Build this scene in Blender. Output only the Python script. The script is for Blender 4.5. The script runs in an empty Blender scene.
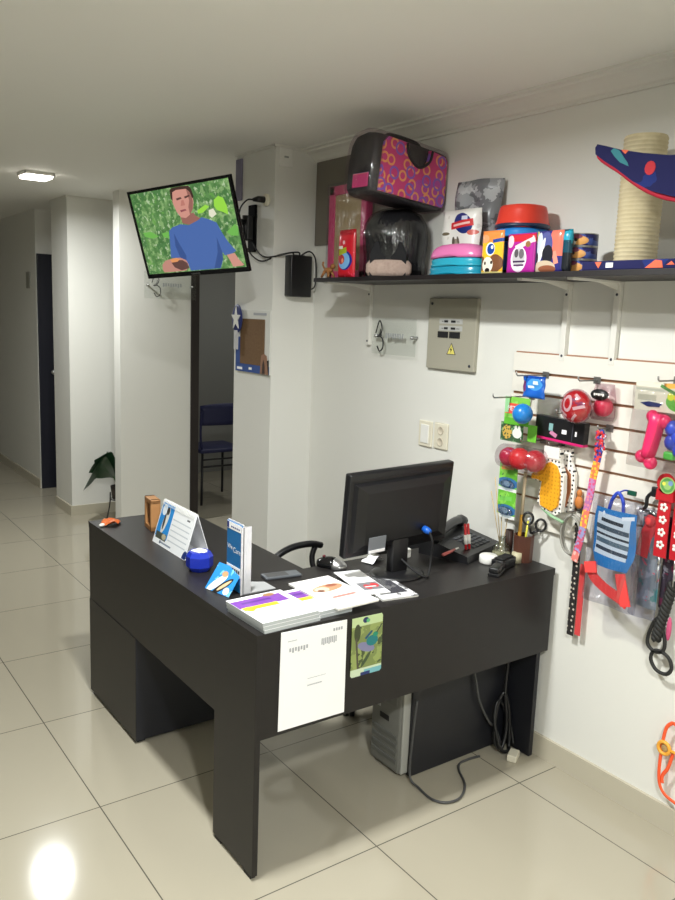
import bpy, bmesh, math, random
from mathutils import Vector, Matrix
random.seed(7)
PI = math.pi
sc = bpy.context.scene
C = sc.collection

# ------------------------------------------------------------------ camera
cam = bpy.data.cameras.new('camera')
cam.sensor_fit = 'VERTICAL'; cam.sensor_height = 24.0
cam.lens = 806.07 / 900 * 24.0
cam.clip_start = 0.05
camo = bpy.data.objects.new('camera', cam); C.objects.link(camo)
yaw, pit, rol = 0.6233, -0.1659, 0.0369
fw = Vector((math.sin(yaw)*math.cos(pit), math.cos(yaw)*math.cos(pit), math.sin(pit)))
rt = Vector((math.cos(yaw), -math.sin(yaw), 0)); up = rt.cross(fw)
r2 = rt*math.cos(rol) + up*math.sin(rol); u2 = -rt*math.sin(rol) + up*math.cos(rol)
camo.matrix_world = Matrix(((r2.x, u2.x, -fw.x, -1.058), (r2.y, u2.y, -fw.y, -1.8166), (r2.z, u2.z, -fw.z, 1.6261), (0, 0, 0, 1)))
sc.camera = camo

# ------------------------------------------------------------------ world, exposure, lamps
wd = bpy.data.worlds.new('world'); sc.world = wd; wd.use_nodes = True
wd.node_tree.nodes['Background'].inputs[0].default_value = (0.8, 0.85, 1, 1)
wd.node_tree.nodes['Background'].inputs[1].default_value = 0.05
sc.view_settings.view_transform = 'Standard'; sc.view_settings.look = 'None'
sc.view_settings.gamma = 1.0; sc.view_settings.use_curve_mapping = False
sc.view_settings.exposure = 0.0
CEIL = 2.42
LAMPS = [(0.40, 3.50, 31), (-0.15, 0.01, 52), (-0.75, -2.2, 80), (2.75, 4.3, 5)]  # last entry is an unseen lamp added to brighten the back room
for (lx, ly, pw) in LAMPS:
    l = bpy.data.lights.new('downlight_light', 'AREA'); l.shape = 'SQUARE'; l.size = 0.15
    l.energy = pw; l.color = (0.975, 1.0, 0.985); l.spread = math.radians(172)
    lo = bpy.data.objects.new('downlight_light', l); C.objects.link(lo); lo.location = (lx, ly, CEIL-0.036)

# ------------------------------------------------------------------ helpers
def lin(c):
    if isinstance(c, str): c = tuple(int(c[i:i+2], 16) for i in (0, 2, 4))
    f = lambda v: v/12.92 if v <= 0.04045 else ((v+0.055)/1.055)**2.4
    return tuple(f(v/255) for v in c[:3]) + (1.0,)
MATS = {}
def mat(name, col, rough=0.5, metal=0.0, spec=0.5, grain=None, emit=None, bump=None):
    if name in MATS: return MATS[name]
    m = bpy.data.materials.new(name); m.use_nodes = True; MATS[name] = m
    nt = m.node_tree; b = nt.nodes['Principled BSDF']
    b.inputs['Base Color'].default_value = lin(col); b.inputs['Roughness'].default_value = rough
    b.inputs['Metallic'].default_value = metal; b.inputs['Specular IOR Level'].default_value = spec
    if emit is not None:
        b.inputs['Emission Color'].default_value = lin(col); b.inputs['Emission Strength'].default_value = emit
        b.inputs['Base Color'].default_value = (0.01, 0.01, 0.01, 1)
    if grain or bump:
        tc = nt.nodes.new('ShaderNodeTexCoord'); n = nt.nodes.new('ShaderNodeTexNoise')
        nt.links.new(tc.outputs['Object'], n.inputs['Vector'])
        n.inputs['Scale'].default_value = (grain or bump)[0]; n.inputs['Detail'].default_value = 4
        if grain:
            mx = nt.nodes.new('ShaderNodeMix'); mx.data_type = 'RGBA'
            mx.inputs[6].default_value = lin(col); mx.inputs[7].default_value = lin(grain[1])
            nt.links.new(n.outputs['Fac'], mx.inputs[0]); nt.links.new(mx.outputs[2], b.inputs['Base Color'])
        if bump:
            bp = nt.nodes.new('ShaderNodeBump'); bp.inputs['Strength'].default_value = bump[1]; bp.inputs['Distance'].default_value = 0.003
            nt.links.new(n.outputs['Fac'], bp.inputs['Height']); nt.links.new(bp.outputs[0], b.inputs['Normal'])
    return m
def film(name='clear_film', tint=(245, 245, 250), fac=0.13, rough=0.08, diffuse=False):
    if name in MATS: return MATS[name]
    m = bpy.data.materials.new(name); m.use_nodes = True; MATS[name] = m
    nt = m.node_tree; nt.nodes.clear()
    o = nt.nodes.new('ShaderNodeOutputMaterial'); mx = nt.nodes.new('ShaderNodeMixShader')
    t = nt.nodes.new('ShaderNodeBsdfTransparent'); g = nt.nodes.new('ShaderNodeBsdfDiffuse' if diffuse else 'ShaderNodeBsdfGlossy')
    t.inputs[0].default_value = lin(tint); g.inputs['Roughness'].default_value = rough; g.inputs['Color'].default_value = lin((215, 216, 216))
    mx.inputs[0].default_value = fac
    if 'wrap' in name or 'bag' in name:      # wrinkled thin plastic
        tc = nt.nodes.new('ShaderNodeTexCoord'); mp = nt.nodes.new('ShaderNodeMapping'); mp.inputs['Scale'].default_value = (45, 45, 7)
        n = nt.nodes.new('ShaderNodeTexNoise'); n.inputs['Scale'].default_value = 1.0; n.inputs['Detail'].default_value = 3
        bp = nt.nodes.new('ShaderNodeBump'); bp.inputs['Strength'].default_value = 0.9; bp.inputs['Distance'].default_value = 0.012
        nt.links.new(tc.outputs['Object'], mp.inputs[0]); nt.links.new(mp.outputs[0], n.inputs['Vector']); nt.links.new(n.outputs['Fac'], bp.inputs['Height']); nt.links.new(bp.outputs[0], g.inputs['Normal'])
    nt.links.new(t.outputs[0], mx.inputs[1]); nt.links.new(g.outputs[0], mx.inputs[2]); nt.links.new(mx.outputs[0], o.inputs[0])
    return m
def print_mat(name, base, layers, rough=0.4, emit=None, bump=None):
    """a printed surface: coloured shapes laid over a base colour in the thing's own x / z coordinates"""
    if name in MATS: return MATS[name]
    m = bpy.data.materials.new(name); m.use_nodes = True; MATS[name] = m
    nt = m.node_tree; N = nt.nodes; L = nt.links; b = N['Principled BSDF']; b.inputs['Roughness'].default_value = rough
    tc = N.new('ShaderNodeTexCoord'); sp = N.new('ShaderNodeSeparateXYZ'); L.new(tc.outputs['Object'], sp.inputs[0])
    def math_(op, a, c=None, d=None):
        n = N.new('ShaderNodeMath'); n.operation = op
        for i, v in enumerate((a, c, d)):
            if v is None: continue
            if isinstance(v, (int, float)): n.inputs[i].default_value = v
            else: L.new(v, n.inputs[i])
        return n.outputs[0]
    ax = {'x': sp.outputs[0], 'y': sp.outputs[1], 'z': sp.outputs[2]}
    rgb = N.new('ShaderNodeRGB'); rgb.outputs[0].default_value = lin(base); cur = rgb.outputs[0]
    U, V = ax['x'], ax['z']
    for ly in layers:
        k = ly[0]
        if k == 'plane': U, V = ax[ly[1][0]], ax[ly[1][1]]; continue
        col = ly[-1]
        if k == 'ell' or k == 'rect' or k == 'ring' or k == 'stripes':
            cx, cz, rx, rz = ly[1:5]; ang = ly[5] if len(ly) > 6 else 0
            du = math_('SUBTRACT', U, cx); dv = math_('SUBTRACT', V, cz)
            if ang:
                c_, s_ = math.cos(ang), math.sin(ang)
                du, dv = math_('ADD', math_('MULTIPLY', du, c_), math_('MULTIPLY', dv, s_)), math_('SUBTRACT', math_('MULTIPLY', dv, c_), math_('MULTIPLY', du, s_))
            if k in ('ell', 'ring'):
                a = math_('DIVIDE', du, rx); e = math_('DIVIDE', dv, rz)
                rr = math_('ADD', math_('MULTIPLY', a, a), math_('MULTIPLY', e, e))
                msk = math_('LESS_THAN', rr, 1.0)
                if k == 'ring': msk = math_('MULTIPLY', msk, math_('GREATER_THAN', rr, 0.38))
            elif k == 'rect':
                msk = math_('MULTIPLY', math_('LESS_THAN', math_('ABSOLUTE', du), rx), math_('LESS_THAN', math_('ABSOLUTE', dv), rz))
            else:   # stripes: rx = period along u, rz = fill
                msk = math_('LESS_THAN', math_('FRACT', math_('DIVIDE', du, rx)), rz)
        elif k == 'noise':
            n = N.new('ShaderNodeTexNoise'); n.inputs['Scale'].default_value = ly[1]; n.inputs['Detail'].default_value = 3
            L.new(tc.outputs['Object'], n.inputs['Vector']); msk = math_('MULTIPLY', math_('GREATER_THAN', n.outputs['Fac'], ly[2]), ly[3] if len(ly) > 4 else 1.0)
        elif k == 'rings':   # scattered rings from cells
            n = N.new('ShaderNodeTexVoronoi'); n.voronoi_dimensions = '2D'; n.inputs['Scale'].default_value = ly[1]; n.inputs['Randomness'].default_value = 0.55
            cb = N.new('ShaderNodeCombineXYZ'); L.new(math_('ADD', U, ly[4]), cb.inputs[0]); L.new(V, cb.inputs[1]); L.new(cb.outputs[0], n.inputs['Vector'])
            d = n.outputs['Distance']; msk = math_('MULTIPLY', math_('GREATER_THAN', d, ly[2]), math_('LESS_THAN', d, ly[3]))
        elif k == 'dots':
            n = N.new('ShaderNodeTexVoronoi'); n.voronoi_dimensions = '2D'; n.inputs['Scale'].default_value = ly[1]; n.inputs['Randomness'].default_value = ly[3]
            cb = N.new('ShaderNodeCombineXYZ'); L.new(U, cb.inputs[0]); L.new(V, cb.inputs[1]); L.new(cb.outputs[0], n.inputs['Vector'])
            msk = math_('LESS_THAN', n.outputs['Distance'], ly[2])
        mx = N.new('ShaderNodeMix'); mx.data_type = 'RGBA'
        L.new(msk, mx.inputs[0]); L.new(cur, mx.inputs[6]); mx.inputs[7].default_value = lin(col); cur = mx.outputs[2]
    if emit:
        b.inputs['Base Color'].default_value = (0.01, 0.01, 0.01, 1)
        L.new(cur, b.inputs['Emission Color']); b.inputs['Emission Strength'].default_value = emit
    else: L.new(cur, b.inputs['Base Color'])
    return m

class MB:
    def __init__(s): s.bm = bmesh.new(); s.mats = []; s.i = 0
    def m(s, mt):
        if mt not in s.mats: s.mats.append(mt)
        s.i = s.mats.index(mt); return s
    def _fin(s, faces, M=None, smooth=False):
        vs = set()
        for f in faces:
            f.material_index = s.i; f.smooth = smooth; vs.update(f.verts)
        if M is not None: bmesh.ops.transform(s.bm, matrix=M, verts=list(vs))
        return s
    def box(s, x0, x1, y0, y1, z0, z1, bev=0, M=None, seg=2):
        before = set(s.bm.faces)
        g = bmesh.ops.create_cube(s.bm, size=1)
        for v in g['verts']: v.co = Vector(((x0+x1)/2+v.co.x*(x1-x0), (y0+y1)/2+v.co.y*(y1-y0), (z0+z1)/2+v.co.z*(z1-z0)))
        if bev:
            es = list({e for v in g['verts'] for e in v.link_edges})
            bmesh.ops.bevel(s.bm, geom=es, offset=bev, segments=seg, profile=0.5, affect='EDGES')
        return s._fin([f for f in s.bm.faces if f not in before], M, bool(bev) and seg > 2)
    def rings(s, rs, closed=True, cap=True, smooth=True, M=None, loop=False):
        R = [[s.bm.verts.new(Vector(p)) for p in r] for r in rs]; fs = []
        n = len(R[0]); pairs = list(zip(R[:-1], R[1:]))
        if loop: pairs.append((R[-1], R[0]))
        for a, b in pairs:
            for k in range(n if closed else n-1):
                q = [a[k], a[(k+1) % n], b[(k+1) % n], b[k]]
                try: fs.append(s.bm.faces.new(q))
                except ValueError: pass
        if cap and not loop and closed:
            for r, rev in ((R[0], True), (R[-1], False)):
                try: fs.append(s.bm.faces.new(list(reversed(r)) if rev else r))
                except ValueError: pass
        return s._fin(fs, M, smooth)
    def tube(s, pts, r, seg=8, loop=False, flat=1.0, M=None, upv=None):
        P = [Vector(p) for p in pts]; n = len(P); rs = r if isinstance(r, (list, tuple)) else [r]*n
        T = []
        for i in range(n):
            a = P[(i-1) % n] if (loop or i) else P[i]; b = P[(i+1) % n] if (loop or i < n-1) else P[i]
            T.append((b-a).normalized())
        ref = Vector(upv) if upv else (Vector((0, 0, 1)) if abs(T[0].z) < 0.9 else Vector((1, 0, 0)))
        nv = (ref - T[0]*ref.dot(T[0])).normalized(); out = []
        for i in range(n):
            if upv: nv2 = Vector(upv) - T[i]*Vector(upv).dot(T[i])
            else: nv2 = nv - T[i]*nv.dot(T[i])
            if nv2.length > 1e-6: nv = nv2.normalized()
            bv = T[i].cross(nv)
            out.append([P[i] + nv*math.cos(2*PI*k/seg)*rs[i] + bv*math.sin(2*PI*k/seg)*rs[i]*flat for k in range(seg)])
        return s.rings(out, loop=loop, M=M)
    def lathe(s, prof, cx=0, cy=0, cz=0, seg=24, M=None, sx=1, sy=1, smooth=True):
        return s.rings([[(cx+max(r, 1e-4)*math.cos(2*PI*k/seg)*sx, cy+max(r, 1e-4)*math.sin(2*PI*k/seg)*sy, cz+z) for k in range(seg)] for r, z in prof], M=M, smooth=smooth)
    def ball(s, c, r, seg=16, M=None):
        rx, ry, rz = r if isinstance(r, (tuple, list)) else (r, r, r)
        n = max(6, seg//2)
        return s.rings([[(c[0]+rx*math.sin(PI*j/n)*math.cos(2*PI*k/seg)+(1e-5*math.cos(2*PI*k/seg)), c[1]+ry*math.sin(PI*j/n)*math.sin(2*PI*k/seg)+(1e-5*math.sin(2*PI*k/seg)), c[2]-rz*math.cos(PI*j/n)) for k in range(seg)] for j in range(n+1)], M=M)
    def poly(s, pts, y0, y1, M=None):           # outline in x / z, thickness along y
        a = 0
        for i in range(len(pts)):
            x0, z0 = pts[i]; x1, z1 = pts[(i+1) % len(pts)]; a += x0*z1-x1*z0
        if a < 0: pts = list(reversed(pts))
        A = [s.bm.verts.new((x, y0, z)) for x, z in pts]; B = [s.bm.verts.new((x, y1, z)) for x, z in pts]; n = len(pts)
        fs = [s.bm.faces.new(A), s.bm.faces.new(list(reversed(B)))]
        for k in range(n): fs.append(s.bm.faces.new([A[(k+1) % n], A[k], B[k], B[(k+1) % n]]))
        return s._fin(fs, M)
    def prism(s, pts, z0, z1, M=None):          # outline in x / y, height along z
        a = 0
        for i in range(len(pts)):
            x0, y0 = pts[i]; x1, y1 = pts[(i+1) % len(pts)]; a += x0*y1-x1*y0
        if a < 0: pts = list(reversed(pts))
        A = [s.bm.verts.new((x, y, z0)) for x, y in pts]; B = [s.bm.verts.new((x, y, z1)) for x, y in pts]; n = len(pts)
        fs = [s.bm.faces.new(list(reversed(A))), s.bm.faces.new(B)]
        for k in range(n): fs.append(s.bm.faces.new([A[k], A[(k+1) % n], B[(k+1) % n], B[k]]))
        return s._fin(fs, M)
    def grid(s, fn, nu, nv, th=0, M=None):      # fn(u, v) -> point; a sheet, with thickness if th
        V = [[s.bm.verts.new(Vector(fn(i/nu, j/nv))) for j in range(nv+1)] for i in range(nu+1)]
        fs = [s.bm.faces.new([V[i][j], V[i+1][j], V[i+1][j+1], V[i][j+1]]) for i in range(nu) for j in range(nv)]
        if th:
            r = bmesh.ops.solidify(s.bm, geom=fs, thickness=th)
            fs = fs + [g for g in r['geom'] if isinstance(g, bmesh.types.BMFace)]
        return s._fin(fs, M, True)
    def pouch(s, w, h, t, z0=0, wob=0.0, seal=0.12, taper=0.0, M=None, n=12, sd=1):
        """a filled flexible bag: bulging front and back that meet at the side seams and at the top and bottom seals"""
        rnd = random.Random(sd); ph = [rnd.uniform(0, 6) for _ in range(4)]
        def th(u, v):
            e = max(0.0, 1-abs(2*u-1)**3.0); f = min(1, max(0, (1-v)/max(seal, 1e-3))) if v > 1-seal else min(1, v/0.06+0.5)
            return t/2*math.sqrt(e)*(0.35+0.65*f if v > 1-seal else f) + 0.0008
        def P(u, v, sgn):
            ww = w*(1-taper*v)
            wv = wob*(math.sin(9*u+ph[0]+4*v)+math.sin(13*v+ph[1]-5*u))
            return ((u-0.5)*ww, sgn*th(u, v)+wv, z0+v*h)
        rs = []
        for j in range(n+1):
            v = j/n
            rs.append([P(i/n, v, -1) for i in range(n+1)] + [P(1-i/n, v, 1) for i in range(n+1)])
        return s.rings(rs, M=M)
    def build(s, name, mt=None, parent=None, loc=None, rz=None):
        if mt is not None and not s.mats: s.mats = [mt]
        bmesh.ops.remove_doubles(s.bm, verts=s.bm.verts, dist=1e-6)
        bmesh.ops.recalc_face_normals(s.bm, faces=s.bm.faces)
        me = bpy.data.meshes.new(name); s.bm.to_mesh(me); s.bm.free()
        for q in s.mats: me.materials.append(q)
        o = bpy.data.objects.new(name, me); C.objects.link(o)
        if parent: o.parent = parent
        if loc: o.location = loc
        if rz is not None: o.rotation_euler = (0, 0, rz)
        return o
    def text(s, txt, size, x, z, y, align='CENTER', shear=0.0, M=None, yt=0.0006, plane='xz'):
        cu = bpy.data.curves.new('lettering', 'FONT'); cu.body = txt; cu.size = size; cu.align_x = align; cu.align_y = 'CENTER'; cu.shear = shear
        ob = bpy.data.objects.new('lettering', cu); C.objects.link(ob)
        dg = bpy.context.evaluated_depsgraph_get(); me = bpy.data.meshes.new_from_object(ob.evaluated_get(dg))
        base = len(s.bm.verts); nf = len(s.bm.faces)
        s.bm.from_mesh(me); s.bm.verts.ensure_lookup_table(); s.bm.faces.ensure_lookup_table()
        for v in s.bm.verts[base:]: v.co = Vector((x+v.co.x, y, z+v.co.y)) if plane == 'xz' else Vector((x+v.co.x, z+v.co.y, y))
        fs = s.bm.faces[nf:]
        C.objects.unlink(ob); bpy.data.objects.remove(ob); bpy.data.curves.remove(cu); bpy.data.meshes.remove(me)
        return s._fin(fs, M)

def tag(o, label, cat, group=None):
    o['label'] = label; o['category'] = cat
    if group: o['group'] = group
    return o
def thing(name, label, cat, loc=(0, 0, 0), rz=0, group=None):
    o = bpy.data.objects.new(name, None); C.objects.link(o); o.empty_display_size = 0.05
    o.location = loc; o.rotation_euler = (0, 0, rz)
    return tag(o, label, cat, group)
def struct(name, mb, mt=None, parent=None):
    o = mb.build(name, mt, parent)
    o['kind'] = 'structure'
    return o
def plabel(o, t): o['label'] = t; return o
def Rot(ax, a, c=(0, 0, 0)):
    return Matrix.Translation(c) @ Matrix.Rotation(a, 4, ax) @ Matrix.Translation(-Vector(c))
def arc(cx, cz, rx, rz, a0, a1, n, y=0):
    return [(cx+rx*math.cos(a0+(a1-a0)*k/n), y, cz+rz*math.sin(a0+(a1-a0)*k/n)) for k in range(n+1)]
def spline(pts, n=6, loop=False):
    P = [Vector(p) for p in pts]; m = len(P); out = []
    for i in range(m if loop else m-1):
        g = lambda k: P[k % m] if loop else P[min(max(k, 0), m-1)]
        a, b, c, d = g(i-1), g(i), g(i+1), g(i+2)
        for k in range(n):
            t = k/n
            out.append(0.5*((2*b)+(c-a)*t+(2*a-5*b+4*c-d)*t*t+(3*b-a-3*c+d)*t**3))
    if not loop: out.append(P[-1])
    return out
def copy_tree(o, parent=None):
    c = o.copy(); C.objects.link(c)
    if parent: c.parent = parent
    for ch in [q for q in bpy.data.objects if q.parent == o and q != c]: copy_tree(ch, c)
    return c

# ------------------------------------------------------------------ materials
WALLP = mat('wall_paint', (228, 227, 220), 0.55, bump=(60, 0.08))
CEILP = mat('ceiling_paint', (238, 237, 231), 0.7)
TRIM = mat('white_trim', (226, 224, 216), 0.5)
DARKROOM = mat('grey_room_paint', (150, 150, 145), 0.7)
WOODB = mat('black_brown_laminate', (27, 25, 25), 0.42, spec=0.35, grain=(18, (35, 32, 31)))
WOODB2 = mat('blue_black_laminate', (24, 25, 31), 0.5)
BLK = mat('black_plastic', (22, 22, 24), 0.38)
BLKM = mat('black_matte', (20, 20, 22), 0.7)
BLKS = mat('black_gloss', (12, 12, 14), 0.15)
GREYP = mat('grey_plastic', (150, 152, 148), 0.45)
DGREY = mat('dark_grey', (70, 70, 70), 0.5)
SILVER = mat('silver_metal', (190, 190, 190), 0.3, metal=0.9)
STEEL = mat('hook_steel', (150, 148, 145), 0.35, metal=0.8)
WHITE = mat('white_plastic', (235, 234, 228), 0.4)
CREAM = mat('cream_plastic', (226, 220, 200), 0.4)
PAPER = mat('white_paper', (252, 252, 253), 0.6)
INK = mat('grey_ink', (170, 172, 178), 0.6)
DINK = mat('dark_ink', (60, 62, 70), 0.6)
RED = mat('red_plastic', (205, 35, 40), 0.4)
PINK = mat('pink_plastic', (232, 95, 160), 0.35)
MAG = mat('magenta_plastic', (205, 35, 110), 0.35)
BLUE = mat('blue_plastic', (25, 90, 185), 0.35)
TEAL = mat('teal_plastic', (20, 150, 175), 0.35)
GREEN = mat('green_print', (110, 190, 60), 0.45)
YEL = mat('yellow_print', (240, 200, 40), 0.45)
ORANGE = mat('orange_print', (240, 130, 40), 0.45)
NAVY = mat('navy_fabric', (26, 30, 88), 0.85)
CARD = mat('cardboard', (205, 182, 135), 0.8, grain=(60, (180, 155, 110)))
WOOD = mat('light_wood', (190, 140, 90), 0.55, grain=(14, (160, 110, 65)))
FILM = film()

# ------------------------------------------------------------------ the room
W = 1.262
fm = bpy.data.materials.new('porcelain_tile'); fm.use_nodes = True
nt = fm.node_tree; b = nt.nodes['Principled BSDF']
tc = nt.nodes.new('ShaderNodeTexCoord'); mp = nt.nodes.new('ShaderNodeMapping'); br = nt.nodes.new('ShaderNodeTexBrick')
mp.inputs['Location'].default_value = (0.2444+6.488, -0.5799+6.488, 0)
br.offset = 0; br.squash = 1
for k, v in (('Scale', 1), ('Mortar Size', 0.0022), ('Mortar Smooth', 0.2), ('Brick Width', 0.6488), ('Row Height', 0.6488)): br.inputs[k].default_value = v
br.inputs['Color1'].default_value = lin((172, 165, 147)); br.inputs['Color2'].default_value = lin((169, 162, 144)); br.inputs['Mortar'].default_value = lin((92, 88, 78))
nt.links.new(tc.outputs['Object'], mp.inputs[0]); nt.links.new(mp.outputs[0], br.inputs['Vector']); nt.links.new(br.outputs['Color'], b.inputs['Base Color'])
b.inputs['Roughness'].default_value = 0.09; b.inputs['Specular IOR Level'].default_value = 0.6
TILE = fm
SKIRT = mat('tile_skirting', (190, 183, 164), 0.25)

struct('floor', MB().box(-2.6, 3.4, -3.8, 9.2, -0.05, 0), TILE)
struct('ceiling', MB().box(-2.6, 3.4, -3.8, 9.2, CEIL, CEIL+0.05), CEILP)
struct('wall_right', MB().box(W, W+0.12, -3.7, 1.70, 0, CEIL), WALLP)
struct('wall_pillar', MB().box(1.016, 2.6, 1.664, 2.05, 0, CEIL), WALLP)
struct('wall_alcove', MB().box(2.6, 2.7, 1.664, 3.9, 0, CEIL), WALLP)
struct('wall_partition', MB().box(1.03, 1.575, 3.78, 3.90, 0, CEIL).box(1.575, 2.45, 3.78, 3.90, 2.06, CEIL).box(2.45, 2.7, 3.78, 3.90, 0, CEIL), WALLP)
struct('wall_block', MB().box(0.85, 1.62, 4.36, 4.76, 0, CEIL), WALLP)
struct('wall_corridor', MB().box(0.915, 1.62, 5.45, 9.0, 0, CEIL), WALLP)
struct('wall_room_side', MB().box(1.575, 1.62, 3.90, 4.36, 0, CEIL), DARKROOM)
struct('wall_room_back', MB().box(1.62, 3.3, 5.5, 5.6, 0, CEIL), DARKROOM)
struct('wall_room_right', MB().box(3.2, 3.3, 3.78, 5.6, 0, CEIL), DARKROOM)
struct('wall_left', MB().box(-2.5, -2.4, -3.7, 9.1, 0, CEIL), mat('bounce_cut_grey', (150, 150, 148), 0.6))  # unseen wall, greyed to weaken the light it bounces onto the right wall
struct('wall_front', MB().box(-2.5, W+0.12, -3.7, -3.6, 0, CEIL), WALLP)
struct('wall_far', MB().box(-2.5, 0.95, 9.0, 9.1, 0, CEIL), WALLP)
# crown moulding swept along the right wall
prof = [(0.005, -0.062), (-0.012, -0.062), (-0.012, -0.052), (-0.022, -0.048), (-0.035, -0.036), (-0.055, -0.024), (-0.082, -0.017), (-0.085, -0.010), (-0.106, -0.008), (-0.106, 0.004), (0.005, 0.004)]
struct('trim_cornice', MB().rings([[(W+x, y, CEIL+z) for x, z in prof] for y in (-3.6, 1.664)], smooth=False), TRIM)
struct('trim_pillar', MB().box(1.004, 1.016, 1.655, 2.05, CEIL-0.012, CEIL).box(1.004, W-0.1, 1.652, 1.664, CEIL-0.012, CEIL), TRIM)
struct('trim_block', MB().box(0.84, 1.6, 4.348, 4.36, CEIL-0.012, CEIL).box(0.84, 0.85, 4.36, 4.76, CEIL-0.012, CEIL), TRIM)
struct('baseboard_right', MB().box(W-0.012, W, -3.6, 1.664, 0, 0.086), SKIRT)
struct('baseboard_pillar', MB().box(1.004, W-0.012, 1.652, 1.664, 0, 0.086).box(1.004, 1.016, 1.664, 2.05, 0, 0.086), SKIRT)
struct('baseboard_block', MB().box(0.838, 1.57, 4.348, 4.36, 0, 0.08).box(0.838, 0.85, 4.36, 4.76, 0, 0.08), SKIRT)
struct('baseboard_corridor', MB().box(0.903, 0.915, 5.45, 9.0, 0, 0.08), SKIRT)
struct('baseboard_partition', MB().box(1.018, 1.575, 3.768, 3.78, 0, 0.08), SKIRT)
d = struct('door_1', MB().box(0.918, 1.60, 5.425, 5.45, 0.0, 2.05, 0.004), mat('door_navy_black', (22, 23, 36), 0.5))
MB().lathe([(0.01, 0), (0.01, 0.03), (0.026, 0.035), (0.028, 0.05), (0.018, 0.062), (0.0, 0.064)], seg=14, M=Matrix.Translation((1.03, 5.425, 1.04)) @ Matrix.Rotation(PI/2, 4, 'X') @ Matrix.Scale(0.8, 4)).build('door_handle', SILVER, d)
struct('door_2', MB().box(1.575, 1.64, 3.77, 3.91, 0, 2.06).box(1.64, 2.40, 3.77, 3.91, 2.0, 2.06).box(2.40, 2.45, 3.77, 3.91, 0, 2.06), mat('door_frame_brown', (38, 31, 29), 0.5))

# recessed square lamps
lt = None
names = ['square ceiling downlight glowing near the corridor', 'square ceiling downlight above the reception desk', 'square ceiling downlight nearest the front wall of the shop', 'unseen ceiling downlight added to brighten the dim room behind the doorway']
for (lx, ly, pw), nm in zip(LAMPS, names):
    lt = thing('ceiling_downlight', nm, 'ceiling light', (lx, ly, CEIL), 0, 'ceiling downlights')
    f = MB()
    for a in range(4): f.box(-0.088, 0.088, -0.088, -0.08, -0.02, 0, 0.001, M=Matrix.Rotation(a*PI/2, 4, 'Z'))
    f.build('frame', WHITE, lt)
    MB().box(-0.08, 0.08, -0.08, 0.08, -0.034, -0.002, 0.006).build('diffuser', mat('lamp_diffuser', (255, 248, 235), emit=14), lt)

# grey board, lavender board, small corridor sign
tag(MB().box(W-0.014, W, 1.28, 1.655, 1.965, 2.365, 0.002).build('wall_board', mat('taupe_board', (118, 112, 102), 0.8)), 'plain taupe board mounted high in the right wall corner', 'wall board')
tag(MB().box(1.008, 1.016, 1.985, 2.05, 2.19, 2.395, 0.002).build('paint_panel', mat('lavender_grey', (140, 136, 158), 0.8)), 'narrow lavender grey strip on the pillar beside the television', 'panel')
tag(MB().box(0.905, 0.915, 5.62, 5.74, 1.76, 1.9, 0.003).build('corridor_sign', mat('sign_grey', (150, 150, 140), 0.5)), 'small pale plaque on the far corridor wall', 'sign')

# ------------------------------------------------------------------ reception desk
desk = thing('reception_desk', 'black-brown L-shaped reception desk on the tiled floor', 'desk')
MB().prism([(0, 0), (1.24, 0), (1.24, 0.44), (0.435, 0.44), (0.435, 1.396), (0, 1.396)], 0.725, 0.75).build('desk_top', WOODB, desk)
MB().box(0.018, 1.238, 0.002, 0.02, 0.434, 0.725, 0.001).build('apron', WOODB, desk)
MB().box(0.001, 0.018, 0.25, 1.394, 0.422, 0.725, 0.001).build('apron', WOODB, desk)
lg = MB().box(0, 0.018, 0.001, 0.25, 0.012, 0.725, 0.001).build('leg', WOODB, desk)
for fy in (0.012, 0.2): MB().box(0.001, 0.017, fy, fy+0.038, 0, 0.013).build('foot_pad', BLKM, lg)
pd = MB().box(0.0, 0.40, 0.885, 1.394, 0.014, 0.4215, 0.001).build('pedestal', WOODB2, desk)
MB().box(-0.0012, 0.0, 0.886, 1.393, 0.014, 0.421).build('side_panel', WOODB, pd)
for fx, fy in ((0.01, 0.9), (0.01, 1.352), (0.355, 0.9), (0.355, 1.352)): MB().box(fx, fx+0.032, fy, fy+0.032, 0, 0.015).build('foot_pad', BLKM, pd)
MB().box(1.212, 1.232, 0.03, 0.43, 0.004, 0.725, 0.001).build('end_panel', WOODB2, desk)
MB().box(0.735, 1.212, 0.165, 0.183, 0.004, 0.70, 0.001).build('modesty_panel', WOODB2, desk)

# pages taped to the apron
doc = thing('notice_sheet', 'large white printed sheet taped to the desk front', 'paper', (0.19, 0, 0.595))
p = MB().m(PAPER).poly([(-0.113, 0.149), (0.115, 0.144), (0.117, -0.150), (-0.116, -0.148)], -0.0015, 0.0)
p.m(INK)
for k in range(7): p.box(-0.085+k*0.0095, -0.085+k*0.0095+0.006, -0.002, -0.0014, 0.082+0.004*(k % 2 == 0), 0.097)
for k in range(9): p.box(0.025+k*0.0062, 0.025+k*0.0062+0.004, -0.002, -0.0014, 0.085-0.003*(k % 3 == 1), 0.104)
for k in range(4): p.box(0.066+k*0.009, 0.072+k*0.009, -0.002, -0.0014, 0.118, 0.127)
p.box(-0.09, -0.06, -0.002, -0.0014, 0.117, 0.119)
for z in (-0.01, -0.03, -0.032): p.box(-0.02, 0.05+z*0.6, -0.002, -0.0014, z, z+0.0012)
p.build('sheet', None, doc)
bird = thing('bird_card', 'small card with a green hummingbird photo beside the white sheet', 'card', (0.381, 0, 0.642))
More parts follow.
